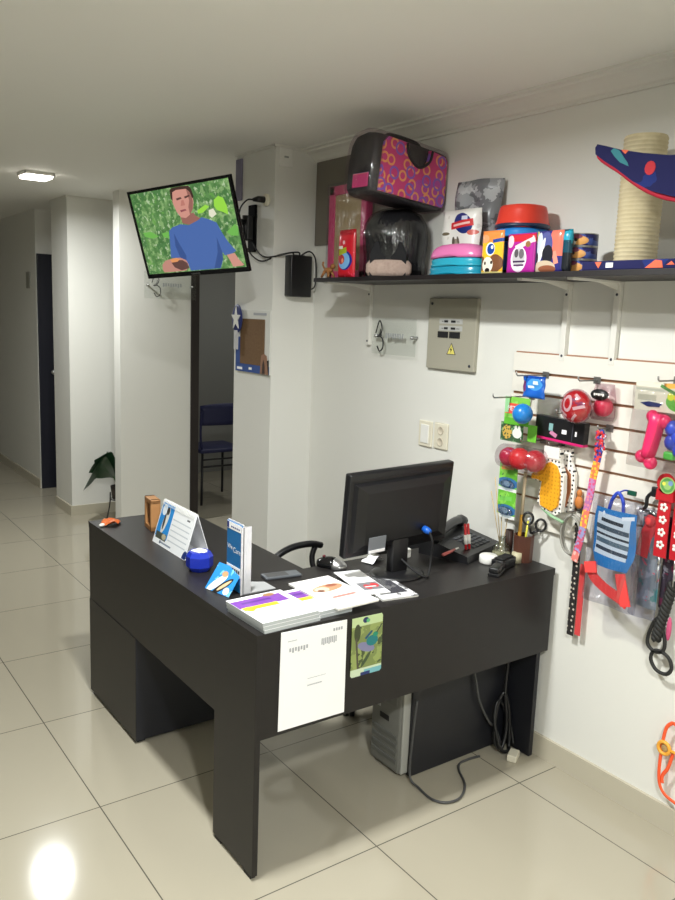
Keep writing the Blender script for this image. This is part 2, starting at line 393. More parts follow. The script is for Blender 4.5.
bl = [('noise', 18, 0.52, (150, 165, 95)), ('noise', 30, 0.6, (70, 85, 50)), ('rect', 0, 0.082, 0.07, 0.017, (195, 215, 160)), ('ell', -0.005, 0.082, 0.011, 0.009, (25, 45, 95)),
      ('ell', 0.004, 0.079, 0.007, 0.006, (90, 180, 120)), ('rect', 0, -0.084, 0.07, 0.014, (205, 220, 190)), ('rect', 0.03, -0.086, 0.035, 0.009, (120, 185, 195)), ('rect', 0.0, -0.09, 0.018, 0.006, (35, 50, 110)),
      ('ell', -0.035, 0.045, 0.012, 0.028, (60, 70, 40)),
      ('rect', -0.034, -0.02, 0.0035, 0.05, 0.1, (80, 75, 60)), ('ell', 0.0, -0.005, 0.034, 0.014, -0.35, (130, 130, 165)), ('ell', 0.022, 0.012, 0.022, 0.017, (20, 120, 125)),
      ('ell', 0.034, 0.03, 0.01, 0.008, (25, 140, 110)), ('rect', 0.048, 0.046, 0.016, 0.0018, 0.9, (30, 40, 40)), ('rect', 0.008, 0.032, 0.016, 0.004, 0.7, (15, 75, 110)), ('ell', 0.0, -0.045, 0.03, 0.006, 0.9, (60, 80, 50))]
MB().poly([(-0.056, 0.094), (0.056, 0.092), (0.06, 0.086), (0.062, -0.088), (0.056, -0.094), (-0.05, -0.094), (-0.056, -0.088)], -0.0016, 0).build('card_face', print_mat('hummingbird_print', (125, 140, 80), bl, 0.3), bird)

# ------------------------------------------------------------------ computer tower under the desk
pc = thing('computer_tower', 'grey front computer tower standing on floor under the desk', 'computer', (0.70, 0.27, 0))
MB().box(0.04, 0.46, -0.078, 0.078, 0.012, 0.36, 0.003).build('case', BLKM, pc)
f = MB().m(mat('bezel_grey', (122, 122, 116), 0.45)).box(0, 0.04, -0.084, 0.084, 0.008, 0.375, 0.012, seg=3)
f.build('bezel', None, pc)
f = MB()
for k in range(4): f.box(-0.004, 0.004, -0.07, 0.07, 0.045+k*0.03, 0.062+k*0.03, 0.002)
f.build('grille', mat('grey_grille', (104, 105, 100), 0.5), pc)
MB().box(-0.004, 0.004, -0.065, 0.05, 0.31, 0.345, 0.002).box(-0.004, 0.004, -0.065, 0.05, 0.26, 0.295, 0.002).build('drive_cover', mat('drive_grey', (114, 114, 110), 0.4), pc)
MB().box(-0.003, 0.006, -0.02, 0.03, 0.19, 0.21, 0.001).build('port_panel', BLK, pc)
MB().box(0.004, 0.048, -0.094, -0.084, 0.016, 0.372, 0.003).build('edge_strip', mat('silver_strip', (160, 160, 154), 0.35), pc)
MB().box(-0.003, 0.004, 0.03, 0.06, 0.228, 0.24, 0.001).build('badge', SILVER, pc)

# cables and power brick on the floor
def cable(name, label, pts, r, mt=BLK, n=8, cat='cable', group=None):
    return tag(MB().tube(spline(pts, n), r, 6).build(name, mt), label, cat, group)
cable('floor_cable', 'thin black cable looping out over the floor tiles', [(0.745, 0.155, 0.3), (0.722, 0.145, 0.15), (0.712, 0.135, 0.03), (0.718, 0.09, 0.006), (0.712, 0.02, 0.006), (0.74, -0.022, 0.006), (0.80, -0.028, 0.006), (0.87, 0.02, 0.006), (0.915, 0.095, 0.006), (0.95, 0.13, 0.006), (1.0, 0.135, 0.006), (1.052, 0.128, 0.006)], 0.0045, DGREY)
cable('hanging_cable', 'grey cable hanging down the panel under the desk', [(0.99, 0.155, 0.66), (0.985, 0.15, 0.5), (1.0, 0.15, 0.4), (1.03, 0.15, 0.3), (1.05, 0.145, 0.22), (1.1, 0.14, 0.13), (1.14, 0.14, 0.09), (1.17, 0.13, 0.012)], 0.005, DGREY)
cable('coiled_cable', 'bundle of black cables coiled in the corner under the desk', [(1.19, 0.16, 0.6), (1.188, 0.14, 0.4), (1.17, 0.13, 0.25), (1.18, 0.12, 0.1), (1.15, 0.11, 0.02), (1.12, 0.12, 0.05), (1.14, 0.14, 0.16), (1.17, 0.135, 0.23), (1.19, 0.12, 0.15), (1.19, 0.11, 0.03), (1.165, 0.09, 0.012), (1.13, 0.10, 0.03), (1.12, 0.13, 0.14), (1.15, 0.14, 0.2), (1.2, 0.13, 0.12), (1.205, 0.10, 0.02)], 0.007, BLK)
tag(MB().box(-0.03, 0.03, -0.018, 0.018, 0, 0.026, 0.004).build('power_adapter', CREAM, None, (1.155, 0.155-0.10, 0.0), 0.5), 'small cream plug adapter lying by the coiled cables', 'adapter')

# ------------------------------------------------------------------ monitor (seen from behind)
def pose(o, c, yaw, til, rol):
    r0 = Vector((math.cos(yaw), -math.sin(yaw), 0)); n = Vector((-math.sin(yaw)*math.cos(til), -math.cos(yaw)*math.cos(til), -math.sin(til)))
    u0 = r0.cross(-n)
    if u0.z < 0: u0 = -u0
    r = r0*math.cos(rol)+u0*math.sin(rol); u = -r0*math.sin(rol)+u0*math.cos(rol)
    return Matrix(((r.x, -n.x, u.x, c[0]), (r.y, -n.y, u.y, c[1]), (r.z, -n.z, u.z, c[2]), (0, 0, 0, 1)))
mon = thing('monitor', 'black flat computer monitor seen from behind on the desk', 'monitor', (0.685, 0.23, 0.75))
Mm = Matrix.Translation((0, 0, 0)) @ pose(None, (0, 0, 0.232), 0.02, 0.13, 0.036)
sh = MB().m(mat('monitor_black', (15, 15, 17), 0.4))
sh.box(-0.222, 0.222, -0.004, 0.028, -0.147, 0.147, 0.006, M=Mm, seg=3)
sh.rings([[(x*sx, y, z*sz-0.005) for x, z in ((-1, -1), (1, -1), (1, 1), (-1, 1))] for sx, sz, y in ((0.205, 0.122, -0.003), (0.198, 0.115, -0.020), (0.16, 0.09, -0.030))], M=Mm, smooth=False)
sh.box(-0.215, 0.215, -0.0055, -0.003, 0.118, 0.128, 0.001, M=Mm)
sh.build('housing', None, mon)
MB().m(BLKS).box(-0.21, 0.21, 0.0275, 0.029, -0.135, 0.135, M=Mm).build('screen', None, mon)
MB().box(-0.066, 0.005, -0.0315, -0.0295, -0.118, -0.06, 0.0005, M=Mm @ Matrix.Translation((-0.078, 0, -0.012))).build('sticker', mat('rating_label', (120, 124, 130), 0.4), mon)
MB().box(-0.064, 0.003, -0.0325, -0.0312, -0.116, -0.106, M=Mm @ Matrix.Translation((-0.078, 0, -0.012))).build('sticker_strip', PAPER, mon)
MB().box(-0.035, 0.035, -0.015, 0.02, 0.012, 0.17, 0.006, seg=3).build('stand_neck', BLK, mon)
MB().lathe([(0.0, 0), (0.10, 0.0), (0.10, 0.006), (0.085, 0.012), (0.03, 0.016), (0.0, 0.016)], sy=0.85, seg=32).build('stand_base', BLK, mon)
vg = MB().m(BLUE).tube([(0.09, -0.028, 0.158), (0.09, -0.045, 0.155), (0.09, -0.058, 0.153)], [0.012, 0.0125, 0.009], 12).build('video_plug', None, mon)
MB().tube(spline([(0.09, -0.055, 0.153), (0.095, -0.068, 0.12), (0.10, -0.06, 0.06), (0.085, -0.07, 0.012), (0.05, -0.09, 0.008), (0.02, -0.06, 0.03), (0.0, -0.02, 0.06)], 6), 0.004, 6).build('video_cable', BLKM, mon)

# ------------------------------------------------------------------ things on the desk
Z = 0.75
o = thing('leaf_ornament', 'crumpled orange leaf-like toy on the far desk corner', 'ornament', (0.062, 1.305, Z), 0.3)
def blob(u, v): return ((u-0.5)*0.085, (v-0.5)*0.05*(0.4+math.sin(PI*u)), 0.004+0.02*math.sin(PI*u)*abs(math.sin(5*u+4*v))+0.004*math.sin(9*v))
MB().grid(blob, 12, 8, 0.003).build('body', mat('orange_toy', (214, 120, 45), 0.5, grain=(40, (190, 70, 40))), o)
MB().ball((-0.048, -0.006, 0.008), (0.014, 0.008, 0.007), 10).build('tip', WHITE, o)

o = thing('picture_block', 'thick light wooden picture block standing on the desk', 'frame', (0.185, 1.17, Z), math.radians(-97))
f = MB(); f.box(-0.047, -0.03, -0.02, 0.02, 0, 0.128, 0.003).box(0.03, 0.047, -0.02, 0.02, 0, 0.128, 0.003).box(-0.047, 0.047, -0.02, 0.02, 0, 0.02, 0.003).box(-0.047, 0.047, -0.02, 0.02, 0.108, 0.128, 0.003)
f.build('frame_border', WOOD, o)
MB().box(-0.031, 0.031, -0.008, 0.012, 0.018, 0.11).build('backing', mat('dark_wood', (125, 85, 55), 0.6, grain=(12, (95, 60, 40))), o)

o = thing('desk_calendar', 'white tent desk calendar with blue pet picture', 'calendar', (0.115, 0.862, Z), math.radians(-90))
tilt = math.atan2(0.049, 0.157)
Mc = Matrix.Rotation(-tilt, 4, 'X')
cl = [('rect', -0.085, 0.088, 0.052, 0.062, (40, 140, 215)), ('ell', -0.11, 0.125, 0.02, 0.02, (225, 235, 245)), ('ell', -0.083, 0.09, 0.018, 0.05, -0.25, (225, 222, 215)), ('ell', -0.08, 0.125, 0.013, 0.014, (60, 60, 60)), ('ell', -0.092, 0.085, 0.008, 0.03, (70, 70, 70)),
      ('rect', -0.085, 0.032, 0.045, 0.012, (75, 80, 70)), ('ell', -0.06, 0.034, 0.018, 0.01, (190, 180, 150)), ('rect', 0.095, 0.127, 0.012, 0.003, (90, 90, 95))]
cl += [('rect', 0.05, 0.108-0.019*k, 0.075, 0.0022, (196, 202, 208)) for k in range(5)]
cl += [('rect', -0.03, 0.012, 0.045, 0.003, (140, 150, 165)), ('ell', -0.08, 0.012, 0.007, 0.006, (90, 100, 120)), ('ell', 0.135, 0.0, 0.02, 0.03, (30, 50, 110))]
MB().box(-0.142, 0.142, 0, 0.0025, 0, 0.165, M=Mc).build('front_page', print_mat('calendar_print', (240, 242, 244), cl, 0.45), o)
MB().box(-0.142, 0.142, 0.0, 0.0025, 0, 0.165, M=Matrix.Translation((0, 0.1, 0)) @ Matrix.Rotation(tilt, 4, 'X')).build('back_page', mat('calendar_back', (225, 225, 228), 0.5), o)
MB().box(-0.142, 0.142, 0.0, 0.103, 0, 0.0015).build('base_flap', PAPER, o)
f = MB()
for k in range(22): f.tube(arc(0, 0.150, 0.011, 0.011, 0, 2*PI, 10), 0.0009, 4, M=Matrix.Translation((-0.132+k*0.01255, 0.05, 0)) @ Matrix.Rotation(PI/2, 4, 'Z'))
f.build('spiral_binding', WHITE, o)

o = thing('bandage_roll', 'royal blue faceted tape roll with white sticker', 'tape roll', (0.118, 0.602, Z), 0.35)
MB().lathe([(0.0, 0), (0.034, 0), (0.046, 0.016), (0.046, 0.05), (0.036, 0.066), (0.0, 0.068)], seg=8, smooth=False).build('roll', mat('royal_blue', (28, 48, 165), 0.35), o)
f = MB().m(PAPER); f.box(-0.022, 0.018, -0.02, 0.02, 0.0675, 0.0692).box(-0.034, -0.018, -0.016, 0.016, 0.056, 0.0582, M=Rot('Y', -0.75, (-0.03, 0, 0.06))).box(-0.012, 0.006, -0.03, -0.01, 0.0675, 0.069)
f.build('sticker', None, o)

o = thing('leaflet_stand', 'clear acrylic leaflet stand with tall blue leaflets', 'stand', (0.122, 0.357, Z), math.radians(-90))
lf = MB().m(mat('leaflet_blue', (22, 105, 165), 0.35)).box(-0.048, 0.048, -0.004, 0.0, 0.004, 0.222)
lf.m(PAPER).box(-0.047, 0.047, -0.0046, -0.0038, 0.198, 0.221).box(-0.047, 0.047, -0.0046, -0.0038, 0.052, 0.082)
lf.m(mat('leaflet_sky', (40, 120, 205), 0.35)).box(-0.047, 0.047, -0.0046, -0.0038, 0.03, 0.052)
lf.m(DINK)
for k in range(6): lf.box(-0.036+k*0.013, -0.027+k*0.013, -0.0052, -0.0044, 0.062+0.002*(k % 2), 0.074)
lf.m(mat('leaflet_navy', (35, 50, 120), 0.4)).box(-0.046, -0.034, -0.0052, -0.0044, 0.2, 0.22)
for k in range(5): lf.box(-0.02+k*0.012, -0.012+k*0.012, -0.0052, -0.0044, 0.205, 0.209)
lf.m(PAPER).text('We', 0.022, -0.027, 0.140, -0.0045).text('Care', 0.024, 0.018, 0.134, -0.0045)
lf.build('leaflets', None, o)
ACR = mat('acrylic', (205, 205, 208), 0.12, spec=0.6)
MB().box(-0.05, 0.05, 0.001, 0.004, 0, 0.225).box(0.047, 0.05, -0.006, 0.03, 0, 0.218).build('back_plate', ACR, o)
MB().prism([(-0.05, 0.004), (0.05, 0.004), (0.05, 0.122), (-0.02, 0.122), (-0.05, 0.07)], 0, 0.003).build('base_plate', film('acrylic_clear', (235, 238, 240), 0.45, 0.3, True), o)

o = thing('photo_leaflet', 'blue leaflet with animal photo leaning on the leaflet stand', 'leaflet', (0.062, 0.365, Z), math.radians(-78))
Ml = Matrix.Rotation(math.radians(-38), 4, 'X')
ll = [('noise', 30, 0.6, (120, 190, 235)), ('ell', -0.02, 0.03, 0.014, 0.045, -0.7, (225, 225, 220)), ('ell', 0.01, 0.025, 0.012, 0.045, -0.75, (40, 36, 32)), ('ell', 0.015, 0.03, 0.006, 0.03, -0.75, (210, 180, 140)), ('ell', 0.035, 0.015, 0.013, 0.012, (240, 240, 235)), ('ell', -0.005, 0.065, 0.014, 0.01, (190, 150, 110))]
MB().box(-0.058, 0.058, -0.001, 0.001, 0.001, 0.095).build('sheet', print_mat('leaflet_print', (45, 135, 210), ll, 0.3), o).matrix_local = Ml
o = tag(MB().m(mat('slate_grey', (86, 90, 95), 0.35)).box(-0.065, 0.065, -0.026, 0.026, 0, 0.009, 0.003).m(DGREY).box(-0.055, 0.02, -0.018, 0.018, 0.0088, 0.0095).build('pen_case', mat('slate_grey', (86, 90, 95), 0.35), None, (0.325, 0.405, Z), -0.15), 'flat slate grey case lying on the desk behind the magazines', 'case')

def magazine(name, label, x, y, z, w, d, h, rz, pm, group=None, pages=WHITE):
    t = thing(name, label, 'magazine', (x, y, z), rz, group)
    MB().box(-w/2, w/2, -d/2, d/2, 0, h-0.001).build('pages', pages, t)
    MB().box(-w/2-0.0008, w/2+0.0008, -d/2-0.0008, d/2+0.0008, h-0.001, h).build('cover', pm, t)
    return t
PUR = print_mat('purple_magazine_print', (248, 248, 250), [('plane', 'xy'), ('rect', -0.01, 0.05, 0.085, 0.032, (112, 58, 150)), ('noise', 25, 0.66, (248, 248, 250)), ('rect', -0.01, 0.05, 0.085, 0.03, (118, 62, 158)), ('rect', -0.02, 0.056, 0.05, 0.006, (85, 40, 130)), ('rect', -0.03, 0.012, 0.06, 0.012, (244, 214, 40)), ('ell', -0.07, 0.008, 0.016, 0.018, (244, 224, 30)),
                 ('rect', 0.0, -0.035, 0.07, 0.002, (190, 180, 205)), ('rect', -0.04, -0.085, 0.045, 0.004, (200, 190, 220)), ('ell', 0.04, 0.085, 0.02, 0.012, (150, 110, 70))], 0.3)
EDGE = mat('page_edges', (188, 194, 196), 0.45)
zz = Z
for k, (lab, dx) in enumerate((('bottom purple and white magazine of the near left stack', 0.004), ('middle purple and white magazine of the near left stack', 0.0), ('topmost purple and yellow magazine of the near left stack', -0.002))):
    magazine('magazine', lab, 0.113+dx, 0.108, zz, 0.19, 0.205, 0.011, 0.03, PUR, 'purple magazines on the desk', EDGE); zz += 0.011
zz = Z
for k, lab in enumerate(('lower purple magazine beside the left stack', 'upper purple magazine partly under the animal magazine')):
    magazine('magazine', lab, 0.276, 0.122, zz, 0.125, 0.20, 0.011, 0.02, PUR, 'purple magazines on the desk', EDGE); zz += 0.011
ANI = print_mat('animal_magazine_print', (240, 238, 236), [('plane', 'xy'), ('ell', 0.005, 0.035, 0.06, 0.028, 0.15, (196, 140, 105)), ('ell', -0.02, 0.03, 0.025, 0.02, (225, 195, 170)), ('ell', 0.03, 0.05, 0.022, 0.012, (150, 85, 60)), ('ell', -0.03, 0.02, 0.012, 0.01, (120, 80, 60)), ('rect', 0.01, -0.045, 0.045, 0.008, (205, 130, 120)), ('rect', -0.01, 0.115, 0.05, 0.004, (190, 190, 200)), ('rect', 0.02, -0.09, 0.04, 0.003, (200, 160, 150))], 0.3)
magazine('magazine', 'white magazine with a brown animal picture on its cover', 0.345, 0.132, Z+0.0222, 0.155, 0.262, 0.006, 0.03, ANI)
t = magazine('magazine', 'dark grey booklet under the red and white brochure', 0.558, 0.155, Z, 0.13, 0.25, 0.006, -0.16, print_mat('grey_booklet_print', (215, 215, 218), [('plane', 'xy'), ('rect', 0.0, 0.02, 0.05, 0.105, (70, 70, 76)), ('noise', 20, 0.6, (110, 110, 112))], 0.25))
magazine('brochure', 'white brochure with red and grey picture beside the mouse', 0.512, 0.205, Z+0.0062, 0.095, 0.235, 0.003, -0.2, print_mat('red_brochure_print', (242, 242, 244), [('plane', 'xy'), ('rect', 0.01, -0.045, 0.036, 0.036, (120, 120, 125)), ('ell', 0.0, -0.05, 0.013, 0.022, (190, 40, 50)), ('ell', 0.028, -0.04, 0.014, 0.02, (200, 45, 55)), ('rect', 0.01, -0.05, 0.02, 0.004, (235, 230, 230)), ('rect', -0.01, 0.02, 0.025, 0.002, (180, 180, 185))], 0.3))

o = thing('computer_mouse', 'black and silver computer mouse beside the brochure', 'mouse', (0.535, 0.41, Z), math.radians(-60))
def msh(x0, x1):
    rs = []
    for k in range(9):
        t = x0+(x1-x0)*k/8; r = math.sqrt(max(0.02, 1-(2*t-1)**4)); h = 0.036*math.sin(PI*(0.12+0.8*t))**0.7
        rs.append([((t-0.5)*0.115, 0.033*r*math.cos(a), max(0.001, h*math.sin(a)) if math.sin(a) > 0 else 0.001) for a in [2*PI*q/14 for q in range(14)]])
    return rs
MB().rings(msh(0, 0.62)).build('shell', BLKS, o)
MB().rings(msh(0.62, 1.0)).build('palm_rest', SILVER, o)
MB().tube([(-0.03, -0.004, 0.034), (-0.03, 0.004, 0.034)], 0.005, 10).build('wheel', mat('dark_red', (90, 20, 30), 0.4), o)
o = tag(MB().grid(lambda u, v: ((u-0.5)*0.075, (v-0.5)*0.05, 0.004+0.022*abs(math.sin(3*u+2*v))*math.sin(PI*u)), 8, 6, 0.001).build('crumpled_paper', PAPER, None, (0.70, 0.385, Z), 0.3), 'crumpled white paper lying behind the monitor stand', 'paper')
tag(MB().box(-0.03, 0.03, -0.02, 0.02, 0, 0.035, 0.004).build('small_box', WHITE, None, (0.825, 0.37, Z), 0.2), 'small white box right of the monitor stand', 'box')

# telephone
ph = thing('telephone', 'black desk telephone with handset beside the monitor', 'telephone', (1.082, 0.335, Z), math.radians(18)); ph.scale = (1.1, 1.1, 1.0)
MB().rings([[(x, -0.10, 0.0), (x, 0.09, 0.0), (x, 0.09, 0.062), (x, 0.07, 0.066), (x, -0.095, 0.026)] for x in (-0.125, 0.125)], smooth=False).build('base', BLK, ph)
Mk = Matrix.Translation((0, -0.0125, 0.046)) @ Matrix.Rotation(math.atan2(0.04, 0.165), 4, 'X')
k = MB()
for i in range(5):
    for j in range(5): k.box(-0.03+i*0.026, -0.012+i*0.026, -0.06+j*0.018, -0.048+j*0.018, 0, 0.004, 0.001, M=Mk)
k.build('keypad', mat('phone_keys', (66, 68, 72), 0.5), ph)
hs = [(-0.135, 0.025, 0.064), (-0.11, 0.03, 0.078), (-0.03, 0.04, 0.09), (0.05, 0.05, 0.095), (0.10, 0.055, 0.09), (0.125, 0.055, 0.078)]
MB().tube(spline(hs, 4), [0.016]*2+[0.022]*3+[0.017]*11+[0.022]*4+[0.018], 10).build('handset', mat('handset_black', (34, 34, 36), 0.35), ph)
for x, y, lab, rz in ((1.032, 0.262, 'red pen with white band leaning on the telephone, left one', 0), (1.05, 0.262, 'red pen leaning on the telephone, right one', 0.4)):
    o = thing('red_pen', lab, 'pen', (x, y-0.012, Z+0.034), rz, 'red pens by the telephone')
    MB().tube([(0, 0, 0), (0, 0.012, 0.095)], 0.005, 8).build('barrel', RED, o)
    MB().tube([(0, 0.0022, 0.02), (0, 0.0062, 0.055)], 0.0072, 8).build('label_band', WHITE, o)
o = thing('pink_marker', 'pale red marker lying on the telephone front', 'marker', (0.955, 0.25, Z+0.037), 0.3)
MB().tube([(-0.055, 0, 0), (0.03, 0, 0.0)], 0.006, 8).build('barrel', mat('dull_red', (190, 100, 95), 0.45), o)
MB().tube([(0.03, 0, 0), (0.055, 0, 0)], 0.0055, 8).build('cap', WHITE, o)
tag(MB().lathe([(0, 0), (0.032, 0), (0.034, 0.004), (0.034, 0.026), (0.03, 0.03), (0, 0.03)], seg=20).build('round_tin', WHITE, None, (1.07, 0.17, Z)), 'round white tin in front of the telephone', 'tin')
# reed diffuser
o = thing('reed_diffuser', 'clear glass reed diffuser with thin sticks', 'diffuser', (1.150, 0.183, Z))
GL = film('bottle_glass', (225, 230, 225), 0.32, 0.03)
MB().lathe([(0.0, 0.001), (0.03, 0.001), (0.037, 0.02), (0.034, 0.042), (0.018, 0.06), (0.012, 0.066), (0.012, 0.082), (0.015, 0.084)], seg=24).build('bottle', GL, o)
MB().lathe([(0.0, 0.003), (0.028, 0.003), (0.034, 0.02), (0.033, 0.026), (0.0, 0.026)], seg=20).build('oil', mat('pale_oil', (215, 205, 170), 0.1), o)
for a, l in ((2.6, 0.26), (3.4, 0.32), (0.4, 0.2), (1.2, 0.18)):
    MB().tube([(0, 0, 0.02), (math.cos(a)*l*0.24, math.sin(a)*l*0.16, l)], 0.0016, 5).build('reed', CARD, o)
tag(MB().lathe([(0, 0), (0.019, 0), (0.019, 0.038), (0.0, 0.038)], seg=18).build('candle', mat('beige_wax', (190, 182, 150), 0.5), None, (1.168, 0.122, Z)), 'small beige candle behind the black boxes', 'candle')
o = thing('stapler', 'black stapler lying on the front of the desk corner', 'stapler', (1.0, 0.062, Z), 0.5)
MB().box(-0.045, 0.045, -0.02, 0.02, 0, 0.012, 0.003).build('base', BLK, o); MB().box(-0.045, 0.05, -0.018, 0.018, 0.012, 0.032, 0.006, seg=3).build('top', BLK, o)
MB().box(-0.03, -0.005, -0.0185, -0.0175, 0.018, 0.026).build('badge', SILVER, o)
o = thing('card_reader', 'black card reader box behind the stapler', 'reader', (1.078, 0.103, Z), 0.25)
MB().box(-0.05, 0.05, -0.024, 0.024, 0, 0.036, 0.005, seg=3).build('body', BLK, o); MB().box(-0.04, 0.04, -0.018, 0.018, 0.036, 0.041, 0.002).build('lid', BLKM, o)
# pen cup
o = thing('pen_cup', 'brown wooden pen cup on the desk corner', 'pen cup', (1.203, 0.125, Z), 0.2)
cupm = mat('brown_cup', (92, 52, 36), 0.5, grain=(20, (70, 38, 28)))
MB().lathe([(0.0, 0), (0.036, 0), (0.038, 0.1), (0.033, 0.1), (0.031, 0.006), (0.0, 0.006)], seg=10, smooth=False).build('cup', cupm, o)
tag(MB().lathe([(0.0, 0), (0.016, 0), (0.016, 0.1), (0.013, 0.1), (0.013, 0.006), (0.0, 0.006)], seg=10).build('pen_tube', mat('dark_brown', (60, 38, 30), 0.5), None, (1.205, 0.198, Z)), 'slim dark brown tube beside the pen cup', 'tube')
def pen(name, label, x, y, lean, l, r, segs, cat='pen'):
    t = thing(name, label, cat, (x, y, Z+0.0075)); t.rotation_euler = lean
    z = 0
    for nm, m_, ln in segs: MB().lathe([(0, z), (r, z), (r, z+ln), (0, z+ln)], seg=8).build(nm, m_, t); z += ln
OCH = mat('ochre_paint', (190, 140, 40), 0.5)
pen('wooden_stick', 'long pale wooden stick with ochre end in the pen cup', 1.188, 0.137, (0.03, 0.0, 0), 0.35, 0.0065, (('grip', OCH, 0.17), ('shaft', mat('pale_stick', (215, 195, 165), 0.6), 0.178)), 'stick')
pen('pencil', 'yellow green pencil standing in the pen cup', 1.196, 0.118, (0.06, 0.03, 0), 0.16, 0.004, (('shaft', mat('lime_pencil', (205, 200, 60), 0.4), 0.15), ('tip', WHITE, 0.01)), 'pencil')
pen('white_pen', 'white pen standing in the pen cup', 1.205, 0.112, (-0.04, 0.05, 0), 0.16, 0.0045, (('barrel', WHITE, 0.15),))
pen('silver_pen', 'silver blue pen standing in the pen cup', 1.214, 0.12, (-0.02, 0.08, 0), 0.16, 0.004, (('barrel', mat('steel_blue', (150, 165, 185), 0.3), 0.155),))
o = thing('scissors', 'black handled scissors standing in the pen cup', 'scissors', (1.207, 0.10, Z+0.02), math.radians(-55))
MB().poly([(-0.006, 0), (0.006, 0), (0.008, 0.1), (-0.008, 0.1)], -0.001, 0.001).build('blade', SILVER, o)
for sx, c in ((-1, (-0.012, 0.145)), (1, (0.035, 0.125))):
    f = MB().tube(arc(c[0], c[1], 0.018, 0.022, 0, 2*PI*15/16, 15), 0.0045, 8, loop=True); f.tube([(0.002, 0, 0.09), (c[0]-0.004*sx, 0, c[1]-0.02)], 0.005, 8)
    f.build('handle', BLK, o)
# ------------------------------------------------------------------ office chair inside the desk's L
o = thing('office_chair', 'black office chair tucked inside the L of the desk', 'chair', (0.985, 0.82, 0), 0)
MB().rings([[(0.24*s_*math.copysign(abs(math.cos(a))**0.6, math.cos(a)), 0.24*s_*math.copysign(abs(math.sin(a))**0.6, math.sin(a)), z) for a in [2*PI*q/24 for q in range(24)]] for s_, z in ((0.9, 0.42), (1, 0.44), (1, 0.47), (0.93, 0.49), (0.5, 0.495))]).build('seat', BLKM, o)
MB().rings([[(0.185+0.05*(z-0.55)+d_, y*w_, z) for d_, y in ((0, -0.19), (0.03, -0.19), (0.04, 0), (0.03, 0.19), (0, 0.19), (0.012, 0))] for z, w_ in ((0.56, 0.9), (0.62, 1), (0.78, 1), (0.86, 0.95), (0.885, 0.8))]).build('backrest', BLKM, o)
MB().tube(spline([(0.1, 0, 0.42), (0.19, 0, 0.43), (0.225, 0, 0.5), (0.225, 0, 0.7)], 5), 0.02, 8).build('back_support', BLK, o)
for sy in (-1, 1):
    a = MB().tube(spline([(-0.17, sy*0.22, 0.455), (-0.27, sy*0.25, 0.475), (-0.30, sy*0.26, 0.52), (-0.27, sy*0.265, 0.57), (-0.19, sy*0.265, 0.605), (-0.09, sy*0.265, 0.61), (-0.03, sy*0.265, 0.595)], 6), 0.015, 8, flat=1.3)
    a.tube(spline([(-0.06, sy*0.265, 0.60), (-0.08, sy*0.26, 0.55), (-0.08, sy*0.24, 0.5), (-0.05, sy*0.2, 0.45)], 5), 0.013, 8)
    a.build('armrest', BLK, o)
MB().lathe([(0.025, 0.09), (0.025, 0.3), (0.03, 0.3), (0.03, 0.42)], seg=14).build('column', BLK, o)
for k in range(5):
    a = 2*PI*k/5+0.18; dx, dy = math.cos(a), math.sin(a)
    lg = MB().tube([(0.0, 0, 0.11), (dx*0.15, dy*0.15, 0.085), (dx*0.235, dy*0.235, 0.07)], [0.022, 0.018, 0.014], 8).build('base_arm', BLK, o)
    w_ = MB(); nx, ny = -dy, dx
    for s_ in (-0.014, 0.014): w_.tube([(dx*0.235+nx*(s_-0.009), dy*0.235+ny*(s_-0.009), 0.027), (dx*0.235+nx*(s_+0.009), dy*0.235+ny*(s_+0.009), 0.027)], 0.027, 14)
    w_.build('caster', BLKM, lg)

# ------------------------------------------------------------------ television on its wall arm
tv = thing('television', 'flat television showing a man in a blue shirt outdoors', 'television')
tv.matrix_world = pose(None, (0.642, 1.845, 1.999), 1.252, 0.278, 0.053)
tw, th_ = 0.709, 0.43
f = MB(); f.box(-tw/2, tw/2, 0.0, 0.010, -th_/2, th_/2, 0.003)
f.box(-tw/2, tw/2, -0.008, 0, -th_/2, -th_/2+0.022, 0.002).box(-tw/2, tw/2, -0.008, 0, th_/2-0.014, th_/2, 0.002).box(-tw/2, -tw/2+0.014, -0.008, 0, -th_/2+0.02, th_/2-0.012, 0.002).box(tw/2-0.014, tw/2, -0.008, 0, -th_/2+0.02, th_/2-0.012, 0.002)
f.rings([[(x*sx, y, z*sz) for x, z in ((-1, -1), (1, -1), (1, 1), (-1, 1))] for sx, sz, y in ((0.32, 0.185, 0.009), (0.30, 0.17, 0.03), (0.25, 0.14, 0.055))], smooth=False)
f.build('housing', BLKS, tv)
MB().box(-0.03, 0.03, -0.0086, -0.0078, -th_/2+0.006, -th_/2+0.013).build('badge', DGREY, tv)
EM = 1.0
fol = print_mat('screen_foliage', (92, 138, 78), [('noise', 6, 0.5, 0.6, (60, 110, 60)), ('noise', 10, 0.55, 0.6, (135, 175, 110)), ('noise', 22, 0.52, 0.5, (70, 115, 60)), ('noise', 34, 0.55, 0.5, (160, 195, 130)), ('noise', 60, 0.56, 0.4, (60, 100, 50)), ('noise', 48, 0.62, 0.6, (200, 220, 180)), ('noise', 26, 0.64, 0.5, (105, 170, 70))], 0.5, emit=EM)
E_ = lambda n, c: mat('screen_'+n, c, 0.5, emit=EM)
s = MB().m(fol).box(-tw/2+0.012, tw/2-0.012, -0.003, 0.0, -th_/2+0.02, th_/2-0.012)
def clip(p): return [(max(-0.338, min(0.338, x)), max(-0.193, min(0.2, z+0.003))) for x, z in p]
